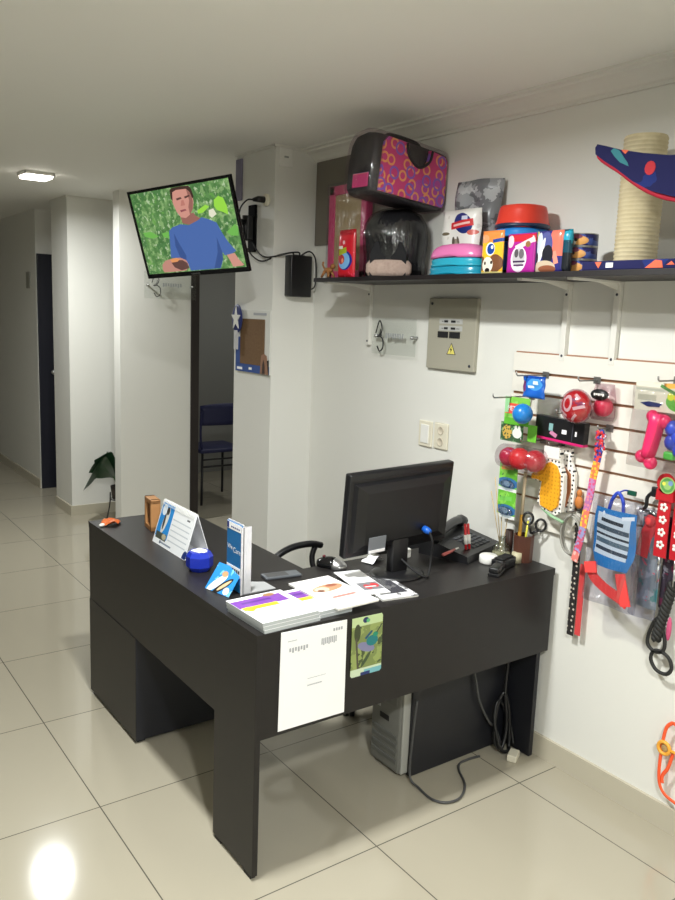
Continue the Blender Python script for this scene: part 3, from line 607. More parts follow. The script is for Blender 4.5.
lay = [('leaf', (150, 215, 70), [(0.221, 0.115), (0.254, 0.129), (0.282, 0.118), (0.295, 0.08), (0.293, 0.042), (0.263, 0.057), (0.228, 0.069), (0.215, 0.087)]),
       ('leaf', (150, 215, 70), [(0.101, 0.079), (0.161, 0.1), (0.184, 0.089), (0.137, 0.067), (0.103, 0.064)]),
       ('leaf_mid', (110, 180, 80), [(-0.313, 0.01), (-0.252, 0.011), (-0.203, -0.016), (-0.251, -0.023), (-0.303, -0.01)]),
       ('leaf_mid', (110, 180, 80), [(-0.176, -0.004), (-0.125, 0.002), (-0.132, -0.03), (-0.169, -0.023)]),
       ('leaf_mid', (110, 180, 80), [(0.26, -0.032), (0.32, -0.002), (0.336, -0.013), (0.329, -0.054), (0.286, -0.051)]),
       ('flower', (225, 225, 200), [(0.176, 0.073), (0.206, 0.079), (0.22, 0.052), (0.186, 0.038), (0.171, 0.052)]),
       ('skin_dark', (150, 100, 90), [(-0.019, 0.067), (0.075, 0.072), (0.081, 0.059), (0.109, 0.044), (0.087, 0.032), (0.026, 0.021), (-0.014, 0.031)]),
       ('skin', (205, 145, 130), [(0.23, -0.135), (0.281, -0.129), (0.298, -0.158), (0.326, -0.186), (0.312, -0.19), (0.255, -0.191), (0.245, -0.165)]),
       ('shirt', (72, 104, 168), [(-0.119, 0.004), (-0.094, 0.018), (-0.034, 0.028), (0.025, 0.019), (0.093, 0.036), (0.119, 0.047), (0.165, 0.033), (0.208, 0.015), (0.232, -0.039), (0.258, -0.08), (0.294, -0.12), (0.266, -0.13), (0.217, -0.136), (0.205, -0.118), (0.199, -0.154), (0.172, -0.193), (-0.033, -0.193), (-0.04, -0.162), (-0.087, -0.131), (-0.152, -0.123), (-0.136, -0.062)]),
       ('shirt_fold', (54, 82, 140), [(0.205, -0.118), (0.199, -0.154), (0.17, -0.192), (0.13, -0.192), (0.175, -0.12), (0.19, -0.05)]),
       ('shirt_fold', (54, 82, 140), [(-0.09, -0.01), (-0.07, -0.06), (-0.04, -0.12), (-0.05, -0.155), (-0.085, -0.129), (-0.1, -0.07)]),
       ('skin', (205, 145, 130), [(-0.037, 0.182), (-0.004, 0.189), (0.049, 0.192), (0.073, 0.18), (0.09, 0.153), (0.09, 0.123), (0.076, 0.09), (0.049, 0.066), (0.017, 0.053), (-0.015, 0.059), (-0.036, 0.086), (-0.047, 0.122), (-0.05, 0.148)]),
       ('skin_dark', (150, 100, 90), [(0.06, 0.18), (0.085, 0.16), (0.088, 0.123), (0.076, 0.09), (0.049, 0.066), (0.05, 0.1), (0.065, 0.13)]),
       ('hair', (62, 42, 36), [(-0.049, 0.19), (-0.03, 0.196), (0.026, 0.197), (0.077, 0.194), (0.091, 0.18), (0.098, 0.143), (0.088, 0.136), (0.081, 0.164), (0.06, 0.182), (-0.008, 0.184), (-0.036, 0.176), (-0.046, 0.139), (-0.056, 0.149)]),
       ('eye', (90, 60, 55), [(-0.021, 0.146), (0.012, 0.15), (0.019, 0.142), (-0.016, 0.137)]), ('eye', (90, 60, 55), [(0.037, 0.149), (0.072, 0.154), (0.075, 0.147), (0.04, 0.14)]),
       ('mouth', (140, 75, 80), [(-0.01, 0.091), (0.026, 0.094), (0.034, 0.087), (-0.006, 0.082)]), ('nose', (185, 120, 108), [(0.013, 0.134), (0.027, 0.135), (0.032, 0.111), (0.001, 0.109)]),
       ('hand', (190, 135, 120), [(-0.225, -0.154), (-0.199, -0.136), (-0.143, -0.127), (-0.085, -0.127), (-0.048, -0.142), (-0.038, -0.164), (-0.062, -0.19), (-0.097, -0.192), (-0.223, -0.192), (-0.231, -0.178)]),
       ('shell', (95, 65, 60), [(-0.155, -0.148), (-0.115, -0.138), (-0.073, -0.140), (-0.044, -0.155), (-0.04, -0.181), (-0.094, -0.189), (-0.139, -0.172)]),
       ('shell_light', (225, 150, 95), [(-0.16, -0.134), (-0.115, -0.126), (-0.09, -0.134), (-0.11, -0.145), (-0.15, -0.147)])]
for i, (n_, c_, pts) in enumerate(lay): s.m(E_(n_, c_)).poly(clip(pts), -0.0033-0.00012*i, -0.0028)
s.build('screen', None, tv)
# wall arm
mt_ = thing('television_bracket', 'black articulated wall bracket behind the television', 'bracket', (1.016, 1.865, 2.04))
MB().box(-0.014, 0, -0.035, 0.035, -0.115, 0.115, 0.003).build('wall_plate', mat('bracket_black', (14, 14, 15), 0.8, spec=0.1), mt_)
MB().box(-0.05, -0.012, -0.025, 0.025, -0.06, 0.06, 0.006).tube([(-0.045, 0, -0.06), (-0.045, 0, 0.06)], 0.018, 12).build('pivot', BLK, mt_)
MB().tube([(-0.045, 0.0, 0.028), (-0.17, -0.02, 0.02), (-0.312, -0.005, -0.012)], 0.016, 8).build('arm', BLK, mt_)
MB().tube([(-0.045, 0.0, -0.028), (-0.17, -0.02, -0.035), (-0.315, -0.005, -0.05)], 0.013, 8).build('arm', BLK, mt_)
MB().box(-0.324, -0.308, -0.06, 0.06, -0.08, 0.05, 0.003, M=Rot('Y', -0.27, (-0.316, 0, -0.02)) @ Rot('Z', 0.32, (-0.316, 0, -0.02))).build('screen_plate', BLK, mt_)
ol = thing('wall_outlet', 'round cream socket with black plug on the pillar', 'outlet', (1.016, 1.735, 2.168))
MB().lathe([(0.0, 0.0), (0.03, 0.0), (0.03, 0.012), (0.024, 0.018), (0, 0.018)], seg=20, M=Matrix.Rotation(-PI/2, 4, 'Y')).build('socket', CREAM, ol)
MB().tube([(-0.016, 0, 0), (-0.05, 0.004, 0.0), (-0.07, 0.02, -0.004)], [0.016, 0.015, 0.008], 10).build('plug', BLK, ol)
cable('power_cable', 'black cable from socket down to the television bracket', [(0.95, 1.752, 2.164), (0.935, 1.79, 2.165), (0.93, 1.85, 2.13), (0.935, 1.87, 2.07), (0.95, 1.875, 2.0)], 0.004)
rtb = thing('set_top_box', 'black box mounted upright on the pillar front', 'box', (1.143, 1.632, 1.807))
MB().box(-0.062, 0.062, -0.03, 0.03, -0.1, 0.1, 0.006, seg=3).build('case', BLK, rtb)
MB().box(-0.03, 0.03, -0.01, 0.02, 0.1, 0.104, 0.001).build('port_strip', DGREY, rtb)
cable('signal_cable', 'upper black cable sagging from bracket to the box', [(1.0, 1.86, 1.995), (1.0, 1.80, 1.93), (1.0, 1.72, 1.895), (1.03, 1.645, 1.90), (1.09, 1.62, 1.918), (1.11, 1.625, 1.908)], 0.004)
cable('signal_cable', 'lower black cable sagging from bracket to the box', [(0.985, 1.87, 1.94), (0.99, 1.82, 1.90), (1.0, 1.74, 1.875), (1.04, 1.645, 1.905), (1.12, 1.61, 1.922), (1.14, 1.62, 1.908)], 0.004)
cable('signal_cable', 'black cable curling down the right side of the box', [(1.15, 1.625, 1.908), (1.19, 1.61, 1.93), (1.225, 1.61, 1.90), (1.237, 1.615, 1.82), (1.232, 1.62, 1.76), (1.205, 1.63, 1.745)], 0.004)
pl = thing('blank_plate', 'white switch plate at the top of the pillar', 'wall plate', (1.071, 1.664, 2.365))
MB().box(-0.036, 0.036, -0.01, 0, -0.043, 0.043, 0.003).build('plate', WHITE, pl); MB().box(-0.012, 0.012, -0.012, -0.009, -0.002, 0.006).build('slot', GREYP, pl)

# cork notice board and star ornament on the pillar's side
ck = thing('cork_board', 'small cork notice board with blue border on the pillar', 'notice board', (1.016, 1.842, 1.475), math.radians(-90))
f = MB().m(mat('board_white', (222, 222, 216), 0.5)).box(-0.176, 0.176, -0.008, 0, -0.16, 0.16, 0.001)
f.m(mat('board_blue', (62, 88, 150), 0.5)).box(-0.175, 0.175, -0.0095, -0.0078, -0.159, -0.118).box(-0.175, -0.125, -0.0095, -0.0078, -0.12, 0.02)
f.m(INK).box(0.01, 0.14, -0.0095, -0.0078, 0.135, 0.147)
f.m(PAPER).box(-0.155, -0.10, -0.0105, -0.009, -0.15, -0.137).box(-0.03, 0.0, -0.0105, -0.009, -0.145, -0.133)
f.build('frame', None, ck)
MB().box(-0.125, 0.125, -0.0105, -0.0076, -0.118, 0.115).build('cork', mat('cork', (128, 98, 66), 0.9, grain=(90, (95, 70, 45))), ck)
f = MB().m(mat('dog_tan', (150, 112, 90), 0.6)).poly([(0.09, -0.158), (0.095, -0.10), (0.10, -0.065), (0.125, -0.055), (0.15, -0.065), (0.16, -0.10), (0.172, -0.158)], -0.0125, -0.0096)
f.m(mat('dog_dark', (70, 52, 46), 0.6)).poly([(0.112, -0.156), (0.115, -0.11), (0.125, -0.085), (0.135, -0.11), (0.14, -0.156)], -0.0135, -0.012)
f.m(BLKM).poly([(0.155, -0.157), (0.153, -0.09), (0.172, -0.085), (0.175, -0.157)], -0.0122, -0.0098)
f.build('dog_picture', None, ck)
st = thing('star_rosette', 'navy rosette with a white star hung above the cork board', 'ornament', (0.995, 1.98, 1.588), math.radians(-90))
MB().ball((0, -0.002, 0), (0.055, 0.008, 0.075), 20).build('disc', mat('rosette_navy', (38, 48, 105), 0.5), st)
sp_ = [((0.05 if k % 2 == 0 else 0.02)*math.sin(PI*k/5), (0.062 if k % 2 == 0 else 0.025)*math.cos(PI*k/5)) for k in range(10)]
MB().poly(sp_, -0.0125, -0.008).build('star', WHITE, st)
MB().box(-0.022, 0.012, -0.009, 0.0, -0.16, -0.06).build('ribbon', mat('ribbon_grey', (200, 200, 202), 0.5), st)

# clear logo plates
def logo_plate(label, loc, rz, w, h, soff):
    t = thing('logo_plate', label, 'sign', loc, rz)
    MB().box(-w/2, w/2, -0.004, 0, -h/2, h/2, 0.0005).build('plate', film('plate_glass', (250, 251, 250), 0.05, 0.12), t)
    k = h/0.155
    f = MB()
    f.tube([(x*k, -0.006, z*k) for x, _, z in spline([(-0.118, 0, 0.012), (-0.095, 0, 0.066), (-0.075, 0, 0.03), (-0.09, 0, 0.0), (-0.108, 0, -0.004)], 6)], 0.0028, 6)
    f.tube([(x*k, -0.006, z*k) for x, _, z in spline([(-0.09, 0, 0.0), (-0.068, 0, -0.015), (-0.066, 0, -0.05), (-0.088, 0, -0.066), (-0.105, 0, -0.045)], 6)], 0.0032, 6)
    f.tube([(x*k, -0.006, z*k) for x, _, z in spline([(-0.108, 0, -0.004), (-0.088, 0, 0.012), (-0.085, 0, 0.03)], 5)], 0.002, 6)
    f.build('emblem', BLK, t)
    f = MB()
    for q in range(8): f.box((-0.05+q*0.0155)*k, (-0.04+q*0.0155)*k, -0.0055, -0.004, -0.008*k+0.003*(q % 3), 0.014*k)
    f.build('lettering', mat('frosted_letter', (165, 168, 168), 0.4), t)
    for sx in (-1, 1): MB().tube([(sx*soff, -0.008, 0.0), (sx*soff, 0.028, 0.0)], 0.007, 12).build('standoff', SILVER, t)
    return t
logo_plate('clear acrylic logo plate on the right wall beside the grey panel', (W-0.029, 0.975, 1.54), math.radians(-90), 0.30, 0.16, 0.125)
logo_plate('clear acrylic logo plate on the partition wall below the television', (1.40, 3.78-0.029, 1.79), 0, 0.40, 0.19, 0.17)

# electrical panel, switches
ep = thing('electrical_panel', 'beige grey electrical panel on the right wall', 'electrical panel', (W, 0.622, 1.565), math.radians(-90))
f = MB().m(mat('panel_grey', (168, 164, 148), 0.45)).box(-0.141, 0.141, -0.02, 0, -0.145, 0.145, 0.003)
f.build('cover', None, ep)
f = MB().m(mat('panel_label', (186, 186, 182), 0.5)).box(-0.07, 0.065, -0.0215, -0.0195, 0.042, 0.062).box(-0.07, 0.065, -0.0215, -0.0195, 0.014, 0.034)
f.m(BLKM)
for z in (0.05, 0.022): f.box(-0.04, -0.018, -0.0225, -0.021, z-0.003, z+0.006).box(0.0, 0.026, -0.0225, -0.021, z-0.003, z+0.006).box(-0.055, -0.045, -0.0225, -0.021, z, z+0.002).box(0.032, 0.05, -0.0225, -0.021, z, z+0.002)
f.build('label_strip', None, ep)
for x in (-0.045, 0.024): MB().box(x-0.03, x+0.03, -0.024, -0.018, -0.015, 0.01, 0.001).build('breaker', BLKM, ep)
f = MB().m(DINK).poly([(-0.018, -0.082), (0.036, -0.082), (0.009, -0.034)], -0.0212, -0.0195).m(mat('warning_yellow', (226, 214, 110), 0.5)).poly([(-0.013, -0.0795), (0.031, -0.0795), (0.009, -0.0395)], -0.0218, -0.021)
f.m(BLKM).poly([(0.011, -0.05), (0.003, -0.063), (0.008, -0.063), (0.006, -0.075), (0.015, -0.06), (0.010, -0.06)], -0.0226, -0.0215)
f.build('warning_sign', None, ep)
for x, z in ((-0.12, 0.122), (0.118, -0.122)): MB().lathe([(0.0, 0), (0.006, 0), (0.005, 0.004), (0, 0.004)], seg=10, M=Matrix.Translation((x, -0.02, z)) @ Matrix.Rotation(PI/2, 4, 'X')).build('screw', DINK, ep)
sw = thing('light_switch', 'cream rocker switch left of the wall socket', 'switch', (W, 0.758, 1.136), math.radians(-90))
MB().box(-0.042, 0.042, -0.009, 0, -0.056, 0.056, 0.004).build('plate', CREAM, sw); MB().box(-0.025, 0.025, -0.013, -0.008, -0.04, 0.04, 0.002).build('rocker', WHITE, sw)
sw = thing('wall_socket', 'cream double wall socket right of the switch', 'socket', (W, 0.66, 1.138), math.radians(-90))
MB().box(-0.042, 0.042, -0.009, 0, -0.056, 0.056, 0.006).build('plate', CREAM, sw)
for z in (0.024, -0.024): MB().lathe([(0.018, 0), (0.018, 0.003), (0.015, 0.003), (0.014, 0.001), (0, 0.001)], seg=16, M=Matrix.Translation((0, -0.009, z)) @ Matrix.Rotation(PI/2, 4, 'X')).build('outlet_face', mat('ivory_face', (206, 196, 176), 0.45), sw)

# ------------------------------------------------------------------ wall shelf and what stands on it
R9 = math.radians(-90)          # things on the right wall: local x runs right, local y into the wall
SX, SZ = 0.98, 1.785
shf = thing('wall_shelf', 'long dark wall shelf on white brackets holding pet supplies', 'shelf', (SX, 0.2, SZ))
MB().box(0, W-SX, -1.0, 1.05, -0.017, 0, 0.001).build('board', mat('dark_shelf', (22, 16, 18), 0.5), shf)
for y in (1.18, 0.053, -0.152):
    f = MB().box(0.262, 0.28, y-0.2-0.011, y-0.2+0.011, -0.29, -0.017, 0.001)
    f.poly([(0.262, -0.045), (0.15, -0.024), (0.262, -0.024)], y-0.2-0.002, y-0.2+0.002).box(0.02, 0.265, y-0.2-0.011, y-0.2+0.011, -0.024, -0.017)
    bk = f.build('bracket', TRIM, shf)
    MB().ball((0.262, y-0.2, -0.06), (0.003, 0.005, 0.005), 8).ball((0.262, y-0.2, -0.272), (0.003, 0.005, 0.005), 8).build('screw', DINK, bk)

o = thing('toy_animal', 'tiny brown toy animal at the left end of the shelf', 'toy', (1.015, 1.187, SZ), R9)
BRN = mat('brown_toy', (150, 98, 50), 0.6)
f = MB().ball((0, 0, 0.034), (0.03, 0.014, 0.013), 12).ball((0.034, 0, 0.05), (0.014, 0.011, 0.012), 10)
for x, y in ((-0.035, -0.012), (-0.02, 0.014), (0.022, -0.014), (0.03, 0.012)): f.tube([(x*0.5, y*0.5, 0.03), (x, y, 0.004)], [0.008, 0.005], 6)
f.tube([(-0.027, 0, 0.038), (-0.045, 0, 0.06), (-0.04, 0, 0.072)], 0.004, 6); f.build('body', BRN, o)
o = thing('cat_scratcher', 'pink framed cardboard cat scratcher wrapped in clear plastic', 'cat scratcher', (1.165, 1.245, SZ), R9)
f = MB(); w, h, q = 0.29, 0.425, 0.042
f.box(-w/2, -w/2+q, -0.018, 0.018, 0, h, 0.004).box(w/2-q, w/2, -0.018, 0.018, 0, h, 0.004).box(-w/2, w/2, -0.018, 0.018, 0, q, 0.004).box(-w/2, w/2, -0.018, 0.018, h-q, h, 0.004)
f.build('frame', mat('hot_pink', (228, 78, 132), 0.45), o)
MB().box(-w/2+q, w/2-q, -0.01, 0.014, q, h-q).build('cardboard_pad', mat('corrugated_card', (212, 190, 145), 0.85, grain=(70, (175, 150, 110))), o)
MB().box(-w/2-0.008, w/2+0.008, -0.026, 0.024, 0.001, h+0.012, 0.008).build('plastic_wrap', film('wrap_film', (240, 240, 242), 0.10, 0.12), o)
def bag(name, label, cat, x, y, w, h, t, pm, seal=0.1, wob=0.0, taper=0.0, rz=R9, lean=0.0, group=None, z=SZ, sd=1, part='pouch'):
    o = thing(name, label, cat, (x, y, z), rz, group)
    MB().pouch(w, h, t, 0, wob, seal, taper, sd=sd, M=Matrix.Rotation(lean, 4, 'X')).build(part, pm, o)
    return o
# print coordinates below are metres from the middle of each packet's foot
RP = print_mat('red_packet_print', (200, 30, 45), [('noise', 25, 0.62, (225, 60, 90)), ('ell', 0.005, 0.07, 0.045, 0.04, (35, 40, 130)), ('ell', -0.003, 0.07, 0.04, 0.035, (120, 175, 225)), ('ell', -0.02, 0.075, 0.022, 0.02, (175, 60, 60)), ('ell', -0.012, 0.07, 0.008, 0.01, (230, 140, 110)), ('rect', -0.015, 0.108, 0.03, 0.012, 0.2, (165, 175, 45)), ('rect', -0.03, 0.125, 0.018, 0.006, (235, 235, 225)), ('ell', -0.005, 0.145, 0.008, 0.008, (240, 190, 200)), ('rect', 0, 0.187, 0.07, 0.012, (175, 25, 40))], 0.25)
bag('treat_packet', 'red pet food packet with blue emblem in front of the pink scratcher', 'packet', 1.005, 1.035, 0.118, 0.198, 0.03, RP, 0.12)
# soft pet house in film
o = thing('pet_house', 'dark domed pet house with fluffy bottom wrapped in plastic', 'pet house', (1.118, 0.855, SZ), math.radians(-52))
CH = mat('charcoal_fabric', (36, 36, 40), 0.75, bump=(40, 0.3))
def dome(z, r): return [(r*math.cos(2*PI*k/28)*1.0, r*0.93*math.sin(2*PI*k/28), z) for k in range(28)]
MB().rings([dome(z, r) for z, r in ((0.0, 0.116), (0.05, 0.114), (0.11, 0.12), (0.17, 0.127), (0.215, 0.12), (0.25, 0.097), (0.27, 0.06), (0.277, 0.01))]).build('dome', CH, o)
f = MB(); pts = [(-0.075, 0.0), (-0.075, 0.09), (-0.055, 0.135), (0, 0.155), (0.055, 0.135), (0.075, 0.09), (0.075, 0)]
f.poly(pts, -0.118, -0.085).build('opening', mat('opening_shadow', (22, 22, 25), 0.9), o)
MB().rings([[(0.095*sx*math.cos(2*PI*k/20), -0.10+0.03*math.sin(2*PI*k/20)*sx, z) for k in range(20)] for z, sx in ((0.004, 0.9), (0.02, 1), (0.05, 1), (0.066, 0.85), (0.07, 0.4))]).build('fleece_rim', mat('fleece', (186, 165, 152), 0.95, grain=(90, (150, 128, 118)), bump=(120, 1.0)), o)
MB().rings([dome(z, r) for z, r in ((0.002, 0.13), (0.08, 0.128), (0.16, 0.137), (0.215, 0.13), (0.255, 0.105), (0.276, 0.06), (0.281, 0.02))]).build('plastic_wrap', film('wrap_film2', (215, 215, 218), 0.13, 0.1), o)
# carrier bag resting on top of the house
CW, CD, CHh = 0.37, 0.16, 0.235
o = thing('pet_carrier', 'pink ring-patterned pet carrier bag in plastic lying on top of pet house', 'pet carrier', (1.056, 0.785, 2.073), 0)
o.rotation_euler = (0, math.radians(4.5), math.radians(4))
PK = print_mat('carrier_rings', (196, 62, 118), [('noise', 6, 0.56, (176, 70, 150)), ('rings', 17, 0.22, 0.36, 0.013, (226, 150, 95)), ('rings', 12, 0.20, 0.30, 0.3, (128, 90, 180))], 0.5)
def prof_c(x, s_=1.0, g=0.0):
    out = []
    for y, z in ((-0.5, 0.04), (-0.47, 0), (0.47, 0), (0.5, 0.04), (0.5, 0.55), (0.42, 0.82), (0.25, 0.97), (-0.05, 1.0), (-0.32, 0.97), (-0.44, 0.93), (-0.5, 0.85)):
        out.append((x, y*CD*s_+0, CHh/2+(z-0.5)*CHh*s_))
    return out
BKF = mat('black_nylon', (30, 29, 33), 0.6, bump=(80, 0.2))
MB().rings([prof_c(x, s_) for x, s_ in ((-CW/2-0.02, 0.86), (-CW/2, 0.97), (-CW/2+0.03, 1), (CW/2-0.03, 1), (CW/2, 0.97), (CW/2+0.006, 0.86))]).build('body', BKF, o)
f = MB(); yF = -CD/2
pp = [(-0.176, 0.010), (0.172, 0.010), (0.18, 0.04), (0.175, 0.19), (0.16, 0.205), (0.075, 0.212), (0.065, 0.165), (0.045, 0.145), (0.015, 0.138), (-0.015, 0.145), (-0.035, 0.165), (-0.045, 0.212), (-0.15, 0.214), (-0.17, 0.19)]
f.poly(pp, yF-0.009, yF+0.004).build('front_panel', PK, o)
MB().tube(spline([(-0.055, yF-0.01, 0.21), (-0.04, yF-0.012, 0.165), (0.015, yF-0.013, 0.135), (0.07, yF-0.012, 0.165), (0.085, yF-0.01, 0.21)], 6), 0.006, 6).build('handle_trim', BKF, o)
MB().box(-CW/2-0.0235, -CW/2-0.0195, -0.055, 0.035, 0.022, 0.075, 0.002).build('end_pocket', PK, o)
MB().tube(spline([(-0.1, 0.0, 0.232), (-0.06, 0.0, 0.25), (0.06, 0.0, 0.25), (0.1, 0.0, 0.232)], 5), 0.009, 8, flat=1.6).build('top_handle', BKF, o)
MB().rings([[(p[0], p[1]*1.09, CHh/2+(p[2]-CHh/2)*1.06+0.004) for p in prof_c(x, s_)] for x, s_ in ((-CW/2-0.03, 0.86), (-CW/2-0.004, 1.0), (0, 1.02), (CW/2+0.004, 1.0), (CW/2+0.012, 0.86))]).build('plastic_wrap', film('wrap_film3', (246, 240, 244), 0.08, 0.08), o)

SB = print_mat('silver_foil_shading', (150, 152, 156), [('noise', 9, 0.5, 0.7, (92, 94, 98)), ('noise', 18, 0.56, 0.6, (205, 207, 210)), ('noise', 12, 0.6, 0.7, (66, 68, 72))], 0.3)  # patches paint the glints and shaded facets of crumpled foil into the colour
bag('foil_bag', 'large crumpled silver foil bag at the back of the shelf', 'bag', 1.208, 0.478, 0.205, 0.365, 0.05, SB, 0.3, 0.007, -0.02, math.radians(-82), lean=-0.01, sd=4)
WB = print_mat('white_food_bag', (232, 231, 226), [('noise', 14, 0.64, (214, 212, 206)), ('ell', 0.03, 0.197, 0.047, 0.036, -0.4, (32, 48, 120)), ('rect', 0.024, 0.194, 0.055, 0.0125, 0.1, (205, 45, 50)), ('rect', 0.024, 0.194, 0.042, 0.004, 0.1, (238, 196, 190)), ('rect', 0.042, 0.216, 0.014, 0.007, (205, 210, 230)),
                 ('ell', 0.075, 0.162, 0.022, 0.010, (206, 105, 95)), ('ell', -0.06, 0.162, 0.022, 0.006, (110, 100, 80)), ('ell', -0.008, 0.112, 0.02, 0.03, (150, 140, 128)), ('ell', -0.02, 0.132, 0.007, 0.018, (90, 80, 70)), ('ell', 0.006, 0.134, 0.006, 0.018, 0.4, (100, 90, 80)), ('rect', -0.06, 0.07, 0.025, 0.04, (214, 216, 208)), ('ell', 0.06, 0.06, 0.025, 0.03, (222, 228, 214))], 0.35)
bag('food_bag', 'white pet food bag with blue and red emblem before the foil bag', 'bag', 1.142, 0.490, 0.205, 0.250, 0.05, WB, 0.06, 0.003, 0.02, R9, sd=3)

def dish(name, label, mt, x, y, z, rx, ry, h, top, notch=True, group=None, rim=None, domed=False):
    o = thing(name, label, 'bowl', (x, y, z), R9, group)
    rs = []
    for t, s_ in (((0, 1.0), (0.2, 0.995), (0.42, 0.96), (0.62, 0.9), (0.8, 0.79), (0.92, 0.64), (0.98, 0.45), (1.0, 0.2), (1.0, 0.02)) if domed else ((0, 1.0), (0.25, 0.99), (0.3, 0.955), (0.75, top+0.05), (0.95, top), (1.0, top-0.05), (1.0, 0.02))):
        r = []
        for k in range(36):
            a = 2*PI*k/36; c_ = math.cos(a); zz_ = h*t
            if notch and t == 0 and abs(c_) < 0.35 and math.sin(a) < 0: zz_ = h*0.2*(1-abs(c_)/0.35)
            r.append((rx*s_*math.copysign(abs(c_)**0.8, c_), ry*s_*math.copysign(abs(math.sin(a))**0.8, math.sin(a)), zz_))
        rs.append(r)
    MB().rings(rs).build('shell', mt, o)
    if rim: MB().tube([(rx*math.cos(2*PI*k/36), ry*math.sin(2*PI*k/36), 0.007) for k in range(36)], 0.0085, 8, loop=True).build('rim', rim, o)
    return o
dish('pet_bowl', 'turquoise pet dish at the bottom of the small stack', mat('deep_teal', (24, 132, 160), 0.25), 1.05, 0.397, SZ, 0.134, 0.062, 0.030, 0.95)
dish('pet_bowl', 'second turquoise pet dish directly under the pink dish', mat('light_teal', (36, 150, 175), 0.25), 1.05, 0.397, SZ+0.0302, 0.129, 0.060, 0.03, 0.93)
dish('pet_bowl', 'upturned pink pet dish on top of the turquoise dishes', mat('candy_pink', (208, 112, 165), 0.25), 1.05, 0.399, SZ+0.0604, 0.13, 0.06, 0.052, 0.62, True, None, None, True)
dish('pet_bowl', 'magenta bowl half hidden behind the pink dish and yellow packet', MAG, 1.152, 0.345, SZ, 0.038, 0.038, 0.105, 0.85, False)
tag(MB().box(-0.02, 0.02, -0.004, 0.004, 0, 0.075, 0.002).build('lime_packet', mat('lime_print', (160, 205, 60), 0.4), None, (1.06, 0.256, SZ), R9), 'thin lime green packet beside the yellow dog packet', 'packet')
YP = print_mat('yellow_packet_print', (242, 188, 45), [('rect', 0, 0.128, 0.07, 0.022, (236, 140, 70)), ('ell', -0.03, 0.118, 0.02, 0.014, (230, 160, 110)), ('rect', 0.03, 0.111, 0.022, 0.006, 0.12, (45, 75, 150)), ('ell', -0.002, 0.083, 0.021, 0.022, (235, 240, 245)), ('ell', 0.0, 0.083, 0.017, 0.018, (30, 70, 150)), ('ell', 0.006, 0.089, 0.006, 0.006, (235, 240, 245)),
                 ('ell', 0.022, 0.035, 0.03, 0.03, 0.6, (120, 78, 52)), ('ell', -0.038, 0.035, 0.01, 0.025, (120, 78, 52)), ('ell', -0.012, 0.03, 0.025, 0.027, (236, 226, 208)), ('ell', -0.012, 0.012, 0.011, 0.008, (40, 30, 30)), ('ell', -0.024, 0.036, 0.005, 0.006, (50, 36, 30)), ('ell', 0.006, 0.038, 0.005, 0.006, (50, 36, 30)), ('rect', 0, 0.003, 0.06, 0.004, (240, 225, 150))], 0.22)
bag('dog_food_packet', 'yellow dog food packet with puppy face on the shelf', 'packet', 1.018, 0.200, 0.100, 0.145, 0.02, YP, 0.1)
MP = print_mat('magenta_packet_print', (178, 40, 150), [('noise', 16, 0.6, (160, 30, 130)), ('rect', 0.015, 0.113, 0.06, 0.012, (205, 40, 60)), ('ell', -0.042, 0.103, 0.016, 0.02, (240, 205, 215)), ('rect', 0.02, 0.094, 0.04, 0.008, 0.35, (242, 215, 215)), ('ell', 0.035, 0.092, 0.01, 0.01, (150, 110, 70)), ('ell', -0.002, 0.045, 0.034, 0.042, (240, 225, 238)), ('ell', -0.002, 0.05, 0.027, 0.03, (190, 185, 190)), ('ell', -0.012, 0.064, 0.009, 0.014, (90, 85, 90)), ('ell', 0.01, 0.062, 0.011, 0.016, (110, 105, 110)), ('rect', 0, 0.037, 0.026, 0.003, (70, 50, 80)), ('rect', 0, 0.025, 0.022, 0.003, (90, 60, 95))], 0.22)
bag('cat_food_packet', 'magenta cat food packet right of the yellow packet', 'packet', 1.018, 0.070, 0.122, 0.128, 0.02, MP, 0.1)
DP = print_mat('dog_photo_packet', (48, 46, 120), [('rect', 0.032, 0.09, 0.022, 0.04, (236, 120, 100)), ('rect', 0.03, 0.045, 0.008, 0.02, 0.3, (236, 150, 130)), ('ell', -0.05, 0.112, 0.012, 0.018, (210, 200, 120)), ('ell', -0.01, 0.085, 0.028, 0.042, (85, 90, 150)), ('ell', -0.035, 0.085, 0.014, 0.04, (205, 212, 230)), ('ell', -0.028, 0.06, 0.008, 0.05, -0.3, (238, 238, 240)), ('ell', 0.0, 0.055, 0.022, 0.03, (40, 40, 48)), ('ell', -0.05, 0.045, 0.012, 0.02, (50, 50, 60)), ('ell', -0.012, 0.015, 0.045, 0.022, (205, 185, 160)), ('ell', 0.0, 0.01, 0.035, 0.012, (150, 90, 65))], 0.22)
bag('dog_food_packet', 'dark blue packet with black and white dog face', 'packet', 1.018, -0.049, 0.108, 0.13, 0.02, DP, 0.1)
bag('food_packet', 'teal packet squeezed between dog face packet and stacked cans', 'packet', 1.032, -0.102, 0.045, 0.132, 0.03, print_mat('teal_packet_print', (18, 70, 90), [('noise', 22, 0.55, (20, 130, 150)), ('rect', 0, 0.112, 0.03, 0.014, (40, 160, 190)), ('rect', 0, 0.03, 0.03, 0.03, (30, 34, 40))], 0.22), 0.1)
